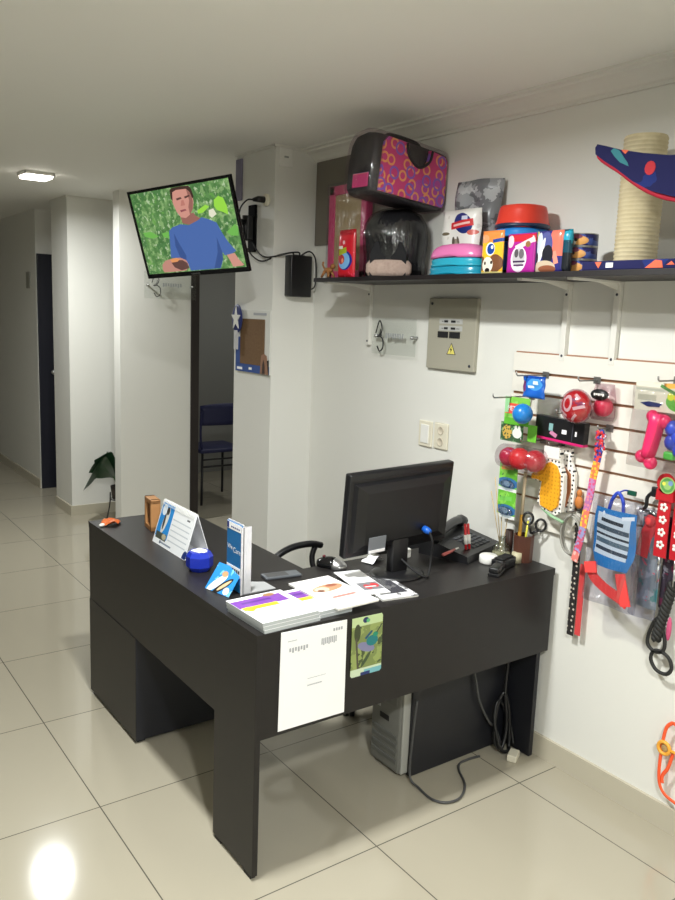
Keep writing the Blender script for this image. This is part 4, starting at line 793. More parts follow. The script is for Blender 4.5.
# nested feeding bowls
BB = mat('bowl_blue', (30, 110, 195), 0.3); BR_ = mat('bowl_red', (212, 58, 42), 0.35)
o1 = dish('feeding_bowl', 'blue feeding bowl at the bottom of the nested stack', BB, 1.145, 0.19, SZ, 0.09, 0.09, 0.112, 0.8, False, None, BLKM)
o2 = dish('feeding_bowl', 'middle blue feeding bowl under the red bowl', mat('bowl_mid_blue', (40, 125, 200), 0.3), 1.145, 0.19, SZ+0.1125, 0.092, 0.092, 0.046, 0.9, False, None, BLKM)
o3 = dish('feeding_bowl', 'upturned red feeding bowl on top of the blue bowls', BR_, 1.145, 0.19, SZ+0.159, 0.088, 0.088, 0.078, 0.84, False, None, mat('rim_blue', (20, 40, 70), 0.4))
MB().box(-0.0815, -0.076, -0.016, 0.016, 0.038, 0.056, 0.002, M=Matrix.Rotation(PI/2-0.75, 4, 'Z')).build('grip_slot', BLKM, o3)
# three cans
CP = print_mat('can_print', (36, 38, 92), [('noise', 30, 0.56, (70, 90, 160)), ('ell', 0.012, 0.018, 0.024, 0.014, (225, 165, 95)), ('ell', -0.015, 0.014, 0.016, 0.013, (232, 222, 205)), ('ell', 0.0, 0.03, 0.02, 0.008, (120, 60, 80)), ('ell', 0.0, 0.02, 0.006, 0.005, (40, 36, 44))], 0.3)
def can(label, z):
    t = thing('food_can', label, 'can', (1.103, -0.106, z), R9, 'stacked pet food cans')
    return t
c0 = can('lowest of the three stacked dark blue food cans', SZ)
MB().lathe([(0.0, 0.002), (0.046, 0.002), (0.049, 0.005), (0.049, 0.036), (0.046, 0.038), (0.0, 0.038)], seg=28).build('body', CP, c0)
MB().lathe([(0.046, 0.0), (0.0495, 0.0), (0.0495, 0.003), (0.046, 0.003)], seg=28).lathe([(0.046, 0.0375), (0.0495, 0.0375), (0.0495, 0.0405), (0.046, 0.0405)], seg=28).build('rim', SILVER, c0)
for k, lab in ((1, 'middle of the three stacked dark blue food cans'), (2, 'topmost of the three stacked dark blue food cans')):
    c = copy_tree(c0); c.location.z = SZ+0.0408*k; c['label'] = lab; c.rotation_euler.z = R9+0.12*k
# cat tree
o = thing('cat_tree', 'navy cat tree with rope wrapped post on the shelf', 'cat tree', (1.118, -0.30, SZ), R9)
NV = print_mat('navy_pattern_fabric', (22, 24, 78), [('noise', 9, 0.58, (24, 42, 112)), ('noise', 14, 0.66, (40, 90, 120))], 0.9, bump=True)
f = MB().m(NV).box(-0.10, 0.42, -0.128, 0.125, 0, 0.027, 0.004)
OR2 = mat('orange_fabric', (236, 110, 80), 0.9)
f.m(OR2).poly([(-0.052, 0.024), (-0.028, 0.024), (-0.038, 0.006)], -0.1295, -0.127).poly([(0.118, 0.003), (0.175, 0.003), (0.17, 0.022), (0.15, 0.025)], -0.1295, -0.127).poly([(0.185, 0.01), (0.21, 0.01), (0.2, 0.02)], -0.1295, -0.127)
f.m(PAPER).box(-0.012, 0.012, -0.13, -0.127, 0.007, 0.021)
f.build('base', None, o)
sis = MB(); 
nr = 30
prof_s = [(0.0, 0.027)]
for k in range(nr): zc_ = 0.03+k*0.362/nr; prof_s += [(0.0605, zc_), (0.0630, zc_+0.003), (0.0632, zc_+0.006)]
prof_s += [(0.06, 0.393), (0.0, 0.393)]
sis.lathe(prof_s, cx=-0.006, seg=32).build('rope_post', mat('sisal_rope', (214, 202, 168), 0.85, grain=(40, (190, 174, 136)), bump=(150, 0.4)), o)
f = MB().m(NV)
top = [(-0.080, 0.364), (-0.05, 0.355), (0.0, 0.338), (0.08, 0.318), (0.16, 0.302), (0.3, 0.29)]
bot = [(-0.087, 0.355), (-0.084, 0.336), (-0.05, 0.312), (-0.01, 0.288), (0.05, 0.246), (0.11, 0.214), (0.18, 0.192), (0.3, 0.178)]
out = top+list(reversed(bot))
f.poly(out, -0.128, -0.078)
f.m(mat('red_piping', (190, 36, 60), 0.8)).tube([(x, -0.105, z-0.004) for x, z in [(p.x, p.y) for p in spline([(a, b_, 0) for a, b_ in bot], 3)]], 0.009, 8)
f.m(mat('teal_applique', (60, 130, 140), 0.9)).poly([(-0.03, 0.338), (-0.02, 0.345), (0.0, 0.335), (0.03, 0.298), (0.034, 0.288), (0.005, 0.302), (-0.015, 0.32)], -0.1295, -0.127)
f.m(mat('red_applique', (190, 50, 60), 0.9)).poly([(arc(0.105, 0.275, 0.017, 0.019, 0, 2*PI, 12)[k][0], arc(0.105, 0.275, 0.017, 0.019, 0, 2*PI, 12)[k][2]) for k in range(12)], -0.1295, -0.127)
f.m(OR2).poly([(0.005, 0.337), (0.03, 0.332), (0.02, 0.323)], -0.1295, -0.127)
f.build('hammock', None, o)
MB().box(0.0, 0.03, -0.08, -0.058, 0.29, 0.31).build('hammock_bracket', BLKM, o)

# ------------------------------------------------------------------ slatted display board and what hangs on it
BX = W-0.018
sl = thing('display_board', 'white slatted display board with brown grooves on the right wall', 'display board', (W, 0.0, 0.0), R9)
f = MB().m(mat('groove_brown', (158, 116, 90), 0.6)).box(-0.275, 1.1, -0.006, -0.0005, 0.875, 1.518)
f.m(mat('slat_white', (232, 228, 218), 0.45))
zt = 1.513
for k in range(8): f.box(-0.275, 1.1, -0.018, -0.004, zt-0.077+0.0105 if k < 7 else 0.875, zt, 0.001); zt -= 0.0765
f.build('slats', None, sl)
def hang(name, label, cat, X, y, z, group=None, rz=R9): return thing(name, label, cat, (X, y, z), rz, group)
def hook(label, y, z, L, tip=True):
    o = thing('display_hook', label, 'hook', (BX, y, z), R9, 'display hooks on the slatted board')
    f = MB().box(-0.014, 0.014, -0.003, 0, -0.012, 0.012, 0.001).tube([(0, -0.003, 0), (0, -L+0.006, 0.0), (0, -L, 0.004), (0, -L-0.002, 0.014)], 0.0028, 6)
    f.build('rod', STEEL, o); return o
for lab, y, z, L in (('steel hook holding the small blue packet', 0.116, 1.440, 0.155), ('long steel hook holding the green card', 0.172, 1.358, 0.205), ('steel hook behind the red striped ball', -0.105, 1.44, 0.10), ('steel hook holding the red ball pack', 0.105, 1.205, 0.12), ('steel hook holding the black box pack', -0.005, 1.3185, 0.075), ('steel hook holding the dotted glove', 0.02, 1.2, 0.07), ('steel hook at top of the flowered leash', -0.172, 1.285, 0.065), ('steel hook holding the pink bone pack', -0.40, 1.465, 0.105), ('steel hook holding the grey cable leash', -0.085, 0.985, 0.075)):
    hook(lab, y, z, L)

# small blue packet
BPK = print_mat('blue_packet_print', (28, 95, 190), [('ell', 0.01, -0.02, 0.032, 0.022, (70, 150, 220)), ('rect', 0.015, -0.015, 0.012, 0.006, (220, 235, 245)), ('rect', -0.005, -0.03, 0.012, 0.004, (225, 235, 245)), ('ell', -0.04, -0.03, 0.014, 0.02, (130, 60, 120)), ('rect', 0, 0.004, 0.06, 0.005, (18, 70, 160))], 0.25)
o = hang('toy_packet', 'small blue packet on the topmost left hook', 'packet', W-0.11, 0.088, 1.432)
MB().pouch(0.102, 0.078, 0.02, -0.07, 0.002, 0.12, 0.06).build('packet', BPK, o)
# green card with blue ball
o = hang('ball_pack', 'green card with red lettering and blue ball', 'toy pack', W-0.13, 0.138, 1.352)
GP = print_mat('green_card_print', (128, 196, 78), [('noise', 20, 0.6, (150, 210, 100)), ('rect', -0.024, -0.034, 0.034, 0.019, (225, 85, 70)), ('rect', 0, -0.08, 0.08, 0.012, (98, 180, 55)), ('rect', -0.05, -0.02, 0.01, 0.03, (150, 205, 150))], 0.35)
MB().box(-0.06, 0.055, -0.001, 0.001, -0.092, 0.008).build('card', GP, o)
MB().m(PAPER).text('PET', 0.024, -0.027, -0.034, -0.0012).build('lettering', None, o)
MB().ball((0.047, -0.026, -0.044), 0.036, 20).build('ball', mat('ball_blue', (30, 120, 195), 0.3), o)
# patterned card
PT = print_mat('leaf_card_print', (62, 92, 62), [('dots', 55, 0.3, 1.0, (120, 160, 115)), ('ell', -0.022, -0.035, 0.022, 0.026, (200, 165, 80)), ('dots', 90, 0.28, 1.0, (50, 85, 55)), ('ell', 0.025, -0.035, 0.022, 0.018, (225, 230, 220)), ('ell', 0.018, -0.018, 0.006, 0.014, (225, 230, 220)), ('ell', 0.034, -0.018, 0.006, 0.014, (225, 230, 220))], 0.4)
tag(MB().box(-0.053, 0.053, -0.001, 0.001, -0.068, 0, 0).build('patterned_card', PT, None, (W-0.125, 0.162, 1.2655), R9), 'dark green card with yellow and white animal picture', 'card')
tag(MB().box(-0.02, 0.02, -0.001, 0.001, -0.06, 0).build('green_tag', GREEN, None, (W-0.105, 0.085, 1.265), R9), 'narrow green card edge right of the dark green card', 'card')
# red balls in film
o = hang('ball_pack', 'three red rubber balls in a clear film tube', 'toy pack', W-0.145, 0.094, 1.147)
for x, y, m_ in ((-0.056, 0, print_mat('berry_ball', (190, 45, 75), [('noise', 45, 0.58, (170, 120, 170))], 0.3)), (0.0, -0.006, mat('ball_red', (222, 48, 55), 0.35)), (0.05, 0.016, mat('ball_deep_red', (196, 45, 58), 0.35))): MB().ball((x, y, -0.002 if x else 0), 0.039 if x >= 0 else 0.035, 18).build('ball', m_, o)
MB().tube([(-0.105, 0, 0), (-0.085, 0, 0), (0, 0, 0), (0.085, 0, 0), (0.105, 0, 0)], [0.015, 0.043, 0.049, 0.046, 0.02], 18).build('film_sleeve', film('sleeve_film', (240, 235, 238), 0.12), o)
# green picture cards
def gcard(label, y, z, h, sd):
    t = hang('picture_card', label, 'card', W-0.122, y, z)
    pm = print_mat('green_toy_print%d' % sd, (105, 185, 60), [('noise', 18+sd, 0.56, (140, 210, 85)), ('rect', -0.005, -0.028, 0.03, 0.008, 0.1, (225, 150, 90) if sd == 1 else (120, 200, 90)), ('ell', 0.0, -h+0.03, 0.05, 0.02, (60, 110, 160)), ('ell', -0.01, -h+0.026, 0.02, 0.012, (225, 230, 235)), ('noise', 60, 0.64, (60, 110, 70)), ('rect', 0, -h+0.006, 0.06, 0.006, (228, 232, 228))], 0.3)
    MB().box(-0.043, 0.043, -0.001, 0.001, -h, 0).build('card', pm, t)
    MB().ball((0.003, -0.008, -h+0.028), (0.034, 0.01, 0.016), 14).build('blister', film('blister', (200, 215, 230), 0.25), t)
gcard('upper green toy card under the red balls', 0.166, 1.128, 0.115, 1)
gcard('lower green toy card hanging above the pen cup', 0.166, 1.012, 0.1, 2)
# black box with pink base
o = hang('toy_box', 'long black box pack with pink lower edge', 'box', W-0.065, -0.012, 1.262)
Mb = Matrix.Rotation(math.radians(2), 4, 'Y')
f = MB().m(BLK).box(-0.108, 0.104, -0.014, 0.014, -0.036, 0.038, 0.002, M=Mb).m(MAG).box(-0.108, 0.104, -0.0145, 0.0145, -0.045, -0.036, 0.001, M=Mb)
f.m(mat('mint_print', (130, 175, 175), 0.4)).box(-0.045, -0.028, -0.0152, -0.0138, -0.01, 0.016, M=Mb).m(mat('rose_print', (200, 130, 165), 0.4)).box(-0.04, -0.008, -0.0152, -0.0138, -0.026, -0.012, M=Mb @ Rot('Y', 0.4, (-0.025, 0, -0.02)))
f.m(PAPER).box(0.012, 0.032, -0.0152, -0.0138, -0.012, 0.002, M=Mb).box(0.068, 0.075, -0.0152, -0.0138, -0.012, 0.004, M=Mb).m(DINK).box(0.055, 0.058, -0.0152, -0.0138, -0.036, 0.038, M=Mb)
f.build('carton', None, o)
# striped ball and pink ball with header
o = hang('ball_pack', 'large red ball with white stripes in clear film', 'toy pack', W-0.118, -0.105, 1.355)
BSP = print_mat('striped_ball', (206, 42, 52), [('noise', 38, 0.60, (150, 60, 110)), ('ring', -0.012, 0.01, 0.02, 0.028, (245, 235, 235)), ('rect', 0.03, 0.0, 0.018, 0.005, 0.3, (245, 235, 235)), ('rect', -0.03, -0.025, 0.016, 0.005, -0.5, (245, 235, 235)), ('rect', 0.012, -0.035, 0.016, 0.004, 0.8, (240, 225, 225)), ('rect', 0.02, 0.035, 0.012, 0.004, -0.6, (240, 225, 225))], 0.3)
MB().ball((0, 0, 0), (0.054, 0.036, 0.054), 24).build('ball', BSP, o)
MB().ball((0, 0, 0), (0.061, 0.04, 0.059), 20).build('film_wrap', film('ball_film', (235, 215, 220), 0.12), o)
o = hang('ball_pack', 'pinkish red ball hanging from a black header card', 'toy pack', W-0.045, -0.157, 1.368)
MB().ball((0, 0, -0.012), (0.035, 0.028, 0.033), 20).build('ball', mat('rose_ball', (222, 62, 92), 0.35), o)
MB().lathe([(0.0, -0.004), (0.033, -0.004), (0.033, 0.004), (0, 0.004)], seg=20, sy=0.55, M=Matrix.Translation((-0.002, -0.022, 0.03)) @ Matrix.Rotation(PI/2, 4, 'X')).build('header_card', BLK, o)
f = MB().m(WHITE)
for k in range(5): f.box(-0.022+k*0.0085, -0.0155+k*0.0085, -0.0268, -0.0258, 0.026+0.002*(k % 2), 0.034)
f.build('header_print', None, o)
MB().pouch(0.085, 0.12, 0.06, -0.055, 0, 0.4, 0.1).build('film_bag', film('bag_film', (240, 228, 232), 0.1), o)
# gloves
DOT = print_mat('dotted_fabric', (238, 236, 228), [('dots', 62, 0.24, 0.25, (40, 40, 44))], 0.85)
def mitt(s_, dx=0.0, dz=0.0): return [(dx+x*s_, dz+z*s_) for x, z in [(-0.035, 0.0), (-0.037, -0.055), (-0.055, -0.085), (-0.082, -0.105), (-0.080, -0.125), (-0.055, -0.128), (-0.042, -0.13), (-0.045, -0.17), (-0.05, -0.205), (-0.02, -0.225), (0.035, -0.235), (0.058, -0.22), (0.062, -0.15), (0.058, -0.09), (0.038, -0.05), (0.036, 0.0)]]
o = hang('grooming_glove', 'white dotted grooming glove with orange yellow palm', 'glove', W-0.07, 0.008, 1.195)
MB().poly(mitt(1), -0.012, 0.006).build('glove', DOT, o)
MB().poly([(-0.079, -0.105), (-0.052, -0.088), (-0.03, -0.062), (0.0, -0.05), (0.028, -0.06), (0.045, -0.09), (0.05, -0.15), (0.046, -0.2), (0.02, -0.222), (-0.03, -0.21), (-0.035, -0.17), (-0.03, -0.125), (-0.05, -0.12), (-0.077, -0.122)], -0.02, -0.011).build('palm_pad', print_mat('palm_orange', (236, 168, 30), [('dots', 70, 0.25, 0.2, (214, 145, 20))], 0.6), o)
MB().box(-0.034, 0.034, -0.016, -0.011, -0.038, 0.004, 0.001).build('cuff_label', WHITE, o)
o = hang('grooming_glove', 'second dotted grooming glove with brown palm behind the first', 'glove', W-0.033, -0.008, 1.198)
MB().poly(mitt(0.98), -0.008, 0.004).build('glove', DOT, o)
MB().poly([(-0.03, -0.08), (0.0, -0.06), (0.04, -0.09), (0.046, -0.15), (0.03, -0.21), (-0.02, -0.2)], -0.014, -0.007).build('palm_pad', mat('palm_brown', (170, 105, 65), 0.6), o)
tag(MB().tube([(-0.05, 0, 0.0), (0.0, -0.004, -0.02), (0.05, -0.002, -0.03)], 0.006, 6).build('rope_toy', mat('pale_green', (150, 190, 150), 0.6), None, (W-0.075, -0.01, 0.972), R9), 'pale green cord under the dotted glove', 'toy')
# flowered leash
def strap(pts, w, t, mt, mb=None, n=6):
    mb = mb or MB(); P = spline(pts, n); rs = []
    for i, p in enumerate(P):
        a = P[max(0, i-1)]; b_ = P[min(len(P)-1, i+1)]; T = (b_-a).normalized(); S_ = T.cross(Vector((0, 1, 0))).normalized()*w/2; N_ = Vector((0, t/2, 0))
        rs.append([p-S_-N_, p+S_-N_, p+S_+N_, p-S_+N_])
    mb.m(mt); return mb.rings(rs, smooth=False)
o = hang('flower_leash', 'colourful flower patterned leash hanging from a hook', 'leash', W-0.055, -0.172, 1.275)
path = [(0.005, -0.008, 0), (0.002, -0.01, -0.05), (-0.004, -0.012, -0.1), (-0.012, -0.014, -0.16), (-0.016, -0.016, -0.22), (-0.022, -0.02, -0.27), (-0.028, -0.022, -0.33), (-0.034, -0.024, -0.38), (-0.042, -0.026, -0.42), (-0.05, -0.026, -0.455)]
cols = [('flower_blue', (45, 60, 150), (240, 235, 240)), ('flower_red', (214, 60, 60), (50, 60, 150)), ('flower_orange', (238, 120, 70), (240, 190, 60)), ('flower_violet', (190, 130, 180), (214, 80, 130)), ('flower_purple', (180, 110, 165), (220, 130, 150)), ('flower_yellow', (238, 120, 100), (245, 200, 60)), ('flower_sky', (150, 150, 195), (200, 90, 120)), ('flower_rose', (205, 80, 110), (160, 150, 200)), ('flower_coral', (232, 130, 120), (240, 190, 180))]
for k in range(9):
    strap([path[k], tuple((path[k][q]+path[k+1][q])/2 for q in range(3)), path[k+1]], 0.026, 0.004, print_mat(cols[k][0], cols[k][1], [('dots', 75, 0.36, 0.9, cols[k][2])], 0.7), n=3).build('webbing', None, o)
f = MB()
for z in (-0.012, -0.052): 
    for a in range(5): f.ball((0.004+0.014*math.cos(a*1.257), -0.016, z+0.014*math.sin(a*1.257)), (0.0095, 0.005, 0.0095), 8)
f.build('flower_bow', print_mat('bow_print', (210, 50, 55), [('noise', 70, 0.52, (40, 60, 150)), ('noise', 90, 0.62, (240, 240, 245))], 0.7), o)
tag(MB().ball((0, 0, -0.02), (0.016, 0.012, 0.024), 12).ball((0, 0, 0.012), (0.010, 0.01, 0.014), 10).build('rubber_toy', mat('tan_orange', (196, 120, 55), 0.6), None, (W-0.032, -0.084, 1.034), R9), 'tan orange toy hanging above the grey cable loop', 'toy')
o = hang('cable_leash', 'grey coiled cable leash hanging as a loop', 'leash', W-0.06, -0.087, 0.902)
for q, (r_, dy) in enumerate(((1, 0), (0.93, -0.008), (0.96, 0.008))): MB().tube([(0.044*r_*math.cos(2*PI*k/30), dy, 0.072*r_*math.sin(2*PI*k/30)) for k in range(30)], 0.0042, 6, loop=True).build('loop', mat('cable_grey', (150, 148, 140), 0.4), o)
MB().tube([(-0.005, 0, 0.07), (-0.004, 0, 0.09)], 0.004, 6).build('ferrule', STEEL, o)
o = hang('black_leash', 'black leash with white prints hanging beside the red one', 'leash', W-0.03, -0.093, 0.94)
strap([(-0.006, 0, 0), (0, 0, -0.1), (0.0, 0, -0.25), (0.0, 0, -0.41)], 0.026, 0.004, print_mat('paw_webbing', (38, 34, 34), [('dots', 50, 0.2, 0.5, (205, 195, 180))], 0.7)).build('webbing', None, o)
o = hang('red_leash', 'short red leash strap hanging beside the black one', 'leash', W-0.03, -0.124, 0.80)
strap([(0, 0, 0), (0, 0, -0.12), (0, 0, -0.26)], 0.022, 0.004, mat('coral_red', (214, 70, 72), 0.7)).build('webbing', None, o)
# striped pet shirt in a bag
o = hang('pet_shirt', 'blue striped pet shirt with coral ribbon in clear bag', 'pet clothing', W-0.10, -0.285, 1.05)
SHP = print_mat('striped_shirt', (30, 120, 185), [('rect', -0.005, -0.1, 0.062, 0.07, -0.05, (205, 220, 228)), ('stripes', 0, 0, 9, 0.0, (0, 0, 0)), ('rect', -0.005, -0.052, 0.042, 0.006, -0.08, (40, 50, 60)), ('rect', -0.005, -0.078, 0.062, 0.008, -0.08, (60, 80, 95)), ('rect', -0.005, -0.102, 0.062, 0.004, -0.08, (30, 45, 60)), ('rect', -0.005, -0.124, 0.062, 0.008, -0.08, (80, 105, 120)), ('rect', -0.005, -0.15, 0.062, 0.006, -0.08, (45, 60, 75)), ('rect', 0.05, -0.03, 0.02, 0.006, 0.2, (225, 235, 240)), ('ell', -0.04, -0.028, 0.005, 0.007, (225, 235, 240))], 0.8)
MB().grid(lambda u, v: ((u-0.5)*(0.15+0.01*math.sin(PI*v)-0.05*max(0, v-0.75)*4*0.6)+0.0, -0.012*math.sin(PI*u)-0.004*math.sin(8*v), -0.012-0.195*v), 10, 14, 0.006).build('shirt', SHP, o)
COR = mat('coral_fabric', (240, 72, 70), 0.6)
f = strap([(-0.075, -0.012, -0.215), (-0.05, -0.016, -0.25), (0.0, -0.018, -0.275), (0.05, -0.018, -0.29), (0.082, -0.016, -0.305)], 0.034, 0.005, COR)
strap([(0.048, -0.02, -0.21), (0.06, -0.022, -0.25), (0.078, -0.02, -0.31)], 0.036, 0.005, COR, f); strap([(-0.07, -0.02, -0.2), (-0.06, -0.022, -0.235)], 0.045, 0.005, COR, f)
f.build('ribbon', None, o)
MB().tube(spline([(-0.03, 0, -0.02), (-0.02, 0, 0.02), (0.0, 0, 0.045), (0.02, 0, 0.02), (0.025, 0, -0.02)], 6), 0.006, 8).tube(spline([(0.0, 0, 0.045), (0.0, 0.03, 0.05), (0.0, 0.06, 0.045)], 4), 0.003, 6).build('hanger', mat('hanger_blue', (40, 70, 185), 0.3), o)
MB().pouch(0.2, 0.36, 0.05, -0.335, 0.004, 0.2, 0.05, sd=5).build('plastic_bag', film('garment_bag', (238, 238, 244), 0.12, 0.1), o)
o = hang('pet_harness_pack', 'coral red pet harness in plastic on black hanger', 'pet clothing', W-0.045, -0.372, 1.09)
f = strap([(0.0, 0, -0.06), (0.004, 0, -0.09), (-0.006, 0, -0.12), (-0.012, 0, -0.15), (-0.018, 0, -0.195)], 0.042, 0.006, COR); f.ball((0.0, 0, -0.075), (0.02, 0.012, 0.022), 10)
f.build('strap', None, o)
MB().grid(lambda u, v: ((u-0.5)*0.075+0.01, 0.006-0.008*math.sin(PI*u), -0.06-0.3*v), 8, 12, 0.004).build('lining', print_mat('grey_teal_fabric', (120, 132, 138), [('noise', 22, 0.55, (150, 160, 165)), ('noise', 15, 0.62, (70, 130, 130)), ('noise', 40, 0.64, (214, 90, 110))], 0.8), o)
MB().box(-0.005, 0.03, -0.006, 0.006, 0.005, 0.038, 0.004).tube(spline([(0.0, 0, 0.02), (-0.018, 0, 0.0), (-0.02, 0, -0.03), (-0.035, 0, -0.05)], 5), 0.006, 8).tube(spline([(-0.04, 0, -0.045), (0.0, 0, -0.048), (0.06, 0, -0.06)], 4), 0.006, 8).build('hanger', BLK, o)
MB().pouch(0.10, 0.36, 0.03, -0.395, 0.003, 0.2, 0.05, sd=8).build('plastic_bag', film('garment_bag2', (232, 232, 240), 0.12, 0.1), o)
tag(MB().box(-0.016, 0.016, -0.004, 0.004, -0.008, 0.008, 0.002).build('green_clip', mat('bottle_green', (20, 80, 60), 0.4), None, (W-0.05, -0.30, 1.092), R9), 'small dark green clip above the striped shirt', 'clip')
o = hang('dark_garment', 'dark purple pet garment hanging between shirt bags and red collars', 'pet clothing', W-0.024, -0.438, 1.04)
MB().grid(lambda u, v: ((u-0.5)*0.042, -0.006*math.sin(PI*u), -0.3*v), 5, 12, 0.008).build('garment', print_mat('plum_fabric', (48, 38, 52), [('noise', 30, 0.6, (110, 40, 70)), ('noise', 50, 0.62, (120, 118, 130))], 0.85), o)
# red collars with white flowers
for q, (lab, y, X) in enumerate((('red collar with white flowers and round green tag', -0.428, W-0.06), ('second red collar with white flowers at the picture edge', -0.478, W-0.052))):
    o = hang('dog_collar', lab, 'collar', X, y, 1.15)
    REDC = mat('collar_red', (186, 24, 36), 0.5)
    strap([(0, 0, 0.0), (0.0, -0.004, -0.06), (0.0, -0.006, -0.14), (0.0, -0.004, -0.235)], 0.042, 0.005, REDC).build('webbing', None, o)
    f = MB()
    for k in range(4):
        for a in range(5): f.ball((0.009*math.cos(a*1.257), -0.0085, -0.075-k*0.04+0.009*math.sin(a*1.257)), (0.0055, 0.002, 0.0055), 8)
    f.build('flower_print', WHITE, o)
    MB().poly([(x, z) for x, _, z in arc(0.0, 0.0, 0.03, 0.032, 0, 2*PI, 18)[:-1]], -0.012, -0.006).poly([(-0.028, -0.02), (0.028, -0.02), (0.03, -0.055), (-0.03, -0.055)], -0.012, -0.006).build('header_card', REDC, o)
    if q == 0: MB().poly([(x, z) for x, _, z in arc(0.008, -0.004, 0.026, 0.026, 0, 2*PI, 18)[:-1]], -0.0145, -0.0115).build('tag', print_mat('collar_tag', (150, 190, 110), [('ring', 0.008, -0.004, 0.022, 0.022, (90, 150, 80)), ('ell', 0.018, 0.004, 0.008, 0.008, (120, 150, 190)), ('ell', -0.004, 0.0, 0.006, 0.006, (225, 220, 90))], 0.4), o)
    MB().tube([(0.0, -0.004, -0.235), (0.0, -0.004, -0.262)], 0.004, 6).tube([(0.0, -0.004, -0.262), (0.0, -0.004, -0.32)], 0.002, 6).build('clasp', SILVER, o)
# bone toy pack with printed header
o = hang('chew_toy_pack', 'pink bone chew toy and blue toy under printed header card', 'toy pack', W-0.095, -0.40, 1.455)
HD = print_mat('header_print', (226, 224, 206), [('rect', 0.06, 0.0, 0.055, 0.008, 0.1, (235, 170, 80)), ('rect', -0.05, -0.045, 0.032, 0.009, (190, 190, 172)), ('rect', -0.04, -0.02, 0.05, 0.0035, (200, 205, 190)), ('ell', 0.06, -0.05, 0.045, 0.03, (100, 180, 70)), ('rect', 0.08, -0.04, 0.035, 0.013, (215, 60, 50)), ('ell', 0.03, -0.035, 0.012, 0.012, (215, 225, 70)), ('ell', 0.05, -0.038, 0.01, 0.01, (245, 200, 60)), ('rect', 0.03, -0.02, 0.04, 0.005, -0.4, (90, 140, 80))], 0.35)
MB().box(-0.092, 0.11, -0.001, 0.001, -0.085, 0.004).build('header_card', HD, o)
MB().poly([(-0.07, -0.062), (-0.04, -0.056), (0.005, -0.06), (-0.005, -0.07), (-0.045, -0.072)], -0.004, -0.001).build('logo', mat('logo_navy', (30, 45, 105), 0.4), o)
PB = mat('bone_pink', (236, 48, 105), 0.35)
f = MB().tube([(0.0, -0.008, -0.09), (-0.004, -0.008, -0.12), (-0.018, -0.008, -0.2), (-0.024, -0.008, -0.225)], [0.028, 0.025, 0.023, 0.022], 12)
for x, z, r_ in ((-0.02, -0.1, 0.02), (0.022, -0.112, 0.022), (-0.044, -0.228, 0.021), (-0.012, -0.243, 0.022)): f.ball((x, -0.008, z), (r_, r_*0.8, r_), 14)
f.build('bone', PB, o)
f = MB().m(mat('toy_blue', (52, 72, 185), 0.4))
for x, z in ((0.05, -0.13), (0.07, -0.155), (0.052, -0.17), (0.085, -0.12), (0.09, -0.17), (0.08, -0.19)): f.ball((x, -0.006, z), (0.024, 0.018, 0.026), 12)
f.build('blue_toy', None, o)
MB().box(0.03, 0.065, -0.014, 0.004, -0.225, -0.2, 0.006).build('green_toy', mat('toy_green', (80, 185, 70), 0.4), o)
MB().pouch(0.2, 0.25, 0.05, -0.262, 0.002, 0.25, -0.02, sd=6).build('plastic_bag', film('toy_bag', (242, 240, 240), 0.10, 0.08), o)
# braided black harness
o = hang('braided_harness', 'black braided harness hanging at the lower right of the wall', 'harness', W-0.035, -0.46, 0.78)
BW = mat('black_webbing', (34, 34, 32), 0.65)
f = MB()
for q in range(3): f.tube([(0.012-0.005*k/4+0.011*math.sin(k*0.9+q*2.094), -0.006-0.006*math.cos(k*0.9+q*2.094), 0.06-0.0062*k) for k in range(34)], 0.0085, 6)
f.build('braid', BW, o)
lp = spline([(-0.035, 0, -0.075), (-0.055, 0, -0.12), (-0.06, 0, -0.165), (-0.035, 0, -0.185), (-0.005, 0, -0.175), (0.0, 0, -0.14), (-0.02, 0, -0.09)], 5, True)
MB().tube(lp, 0.0065, 6, loop=True).build('loop', BW, o)
lp = spline([(-0.035, 0, -0.185), (-0.042, 0, -0.215), (-0.02, 0, -0.243), (0.015, 0, -0.245), (0.032, 0, -0.22), (0.02, 0, -0.19), (-0.008, 0, -0.178)], 5, True)
MB().tube(lp, 0.0065, 6, loop=True).build('loop', BW, o)
MB().ball((0.016, -0.012, -0.09), (0.009, 0.006, 0.04), 10).build('pink_lining', mat('rose_lining', (196, 80, 120), 0.7), o)
# orange harness near the floor
o = hang('orange_harness', 'bright orange harness with yellow buckle hanging low on the wall', 'harness', W-0.03, -0.515, 0.27)
OH = mat('orange_webbing', (250, 95, 50), 0.55)
f = MB().tube(spline([(0.0, 0, 0.115), (-0.02, 0, 0.09), (-0.028, 0, 0.03), (-0.03, 0, -0.06), (-0.022, 0, -0.11), (0.0, 0, -0.135), (0.04, 0, -0.145)], 5), 0.006, 6, flat=0.6)
f.tube(spline([(0.0, 0, 0.115), (0.03, 0, 0.105)], 3), 0.006, 6, flat=0.6).tube(spline([(0.012, 0, 0.02), (0.0, 0, -0.04), (-0.016, 0, -0.075), (-0.014, 0, -0.10)], 5), 0.006, 6, flat=0.6)
f.build('strap', OH, o)
MB().tube(arc(-0.018, 0.022, 0.02, 0.02, 0, 2*PI*19/20, 19, -0.006), 0.006, 8, loop=True).tube([(0.0, -0.006, 0.022), (0.045, -0.006, 0.024)], 0.005, 8).build('buckle', mat('buckle_yellow', (240, 170, 60), 0.4), o)
MB().ball((-0.016, -0.004, 0.022), (0.014, 0.005, 0.014), 12).build('buckle_core', mat('buckle_tan', (170, 140, 95), 0.4), o)

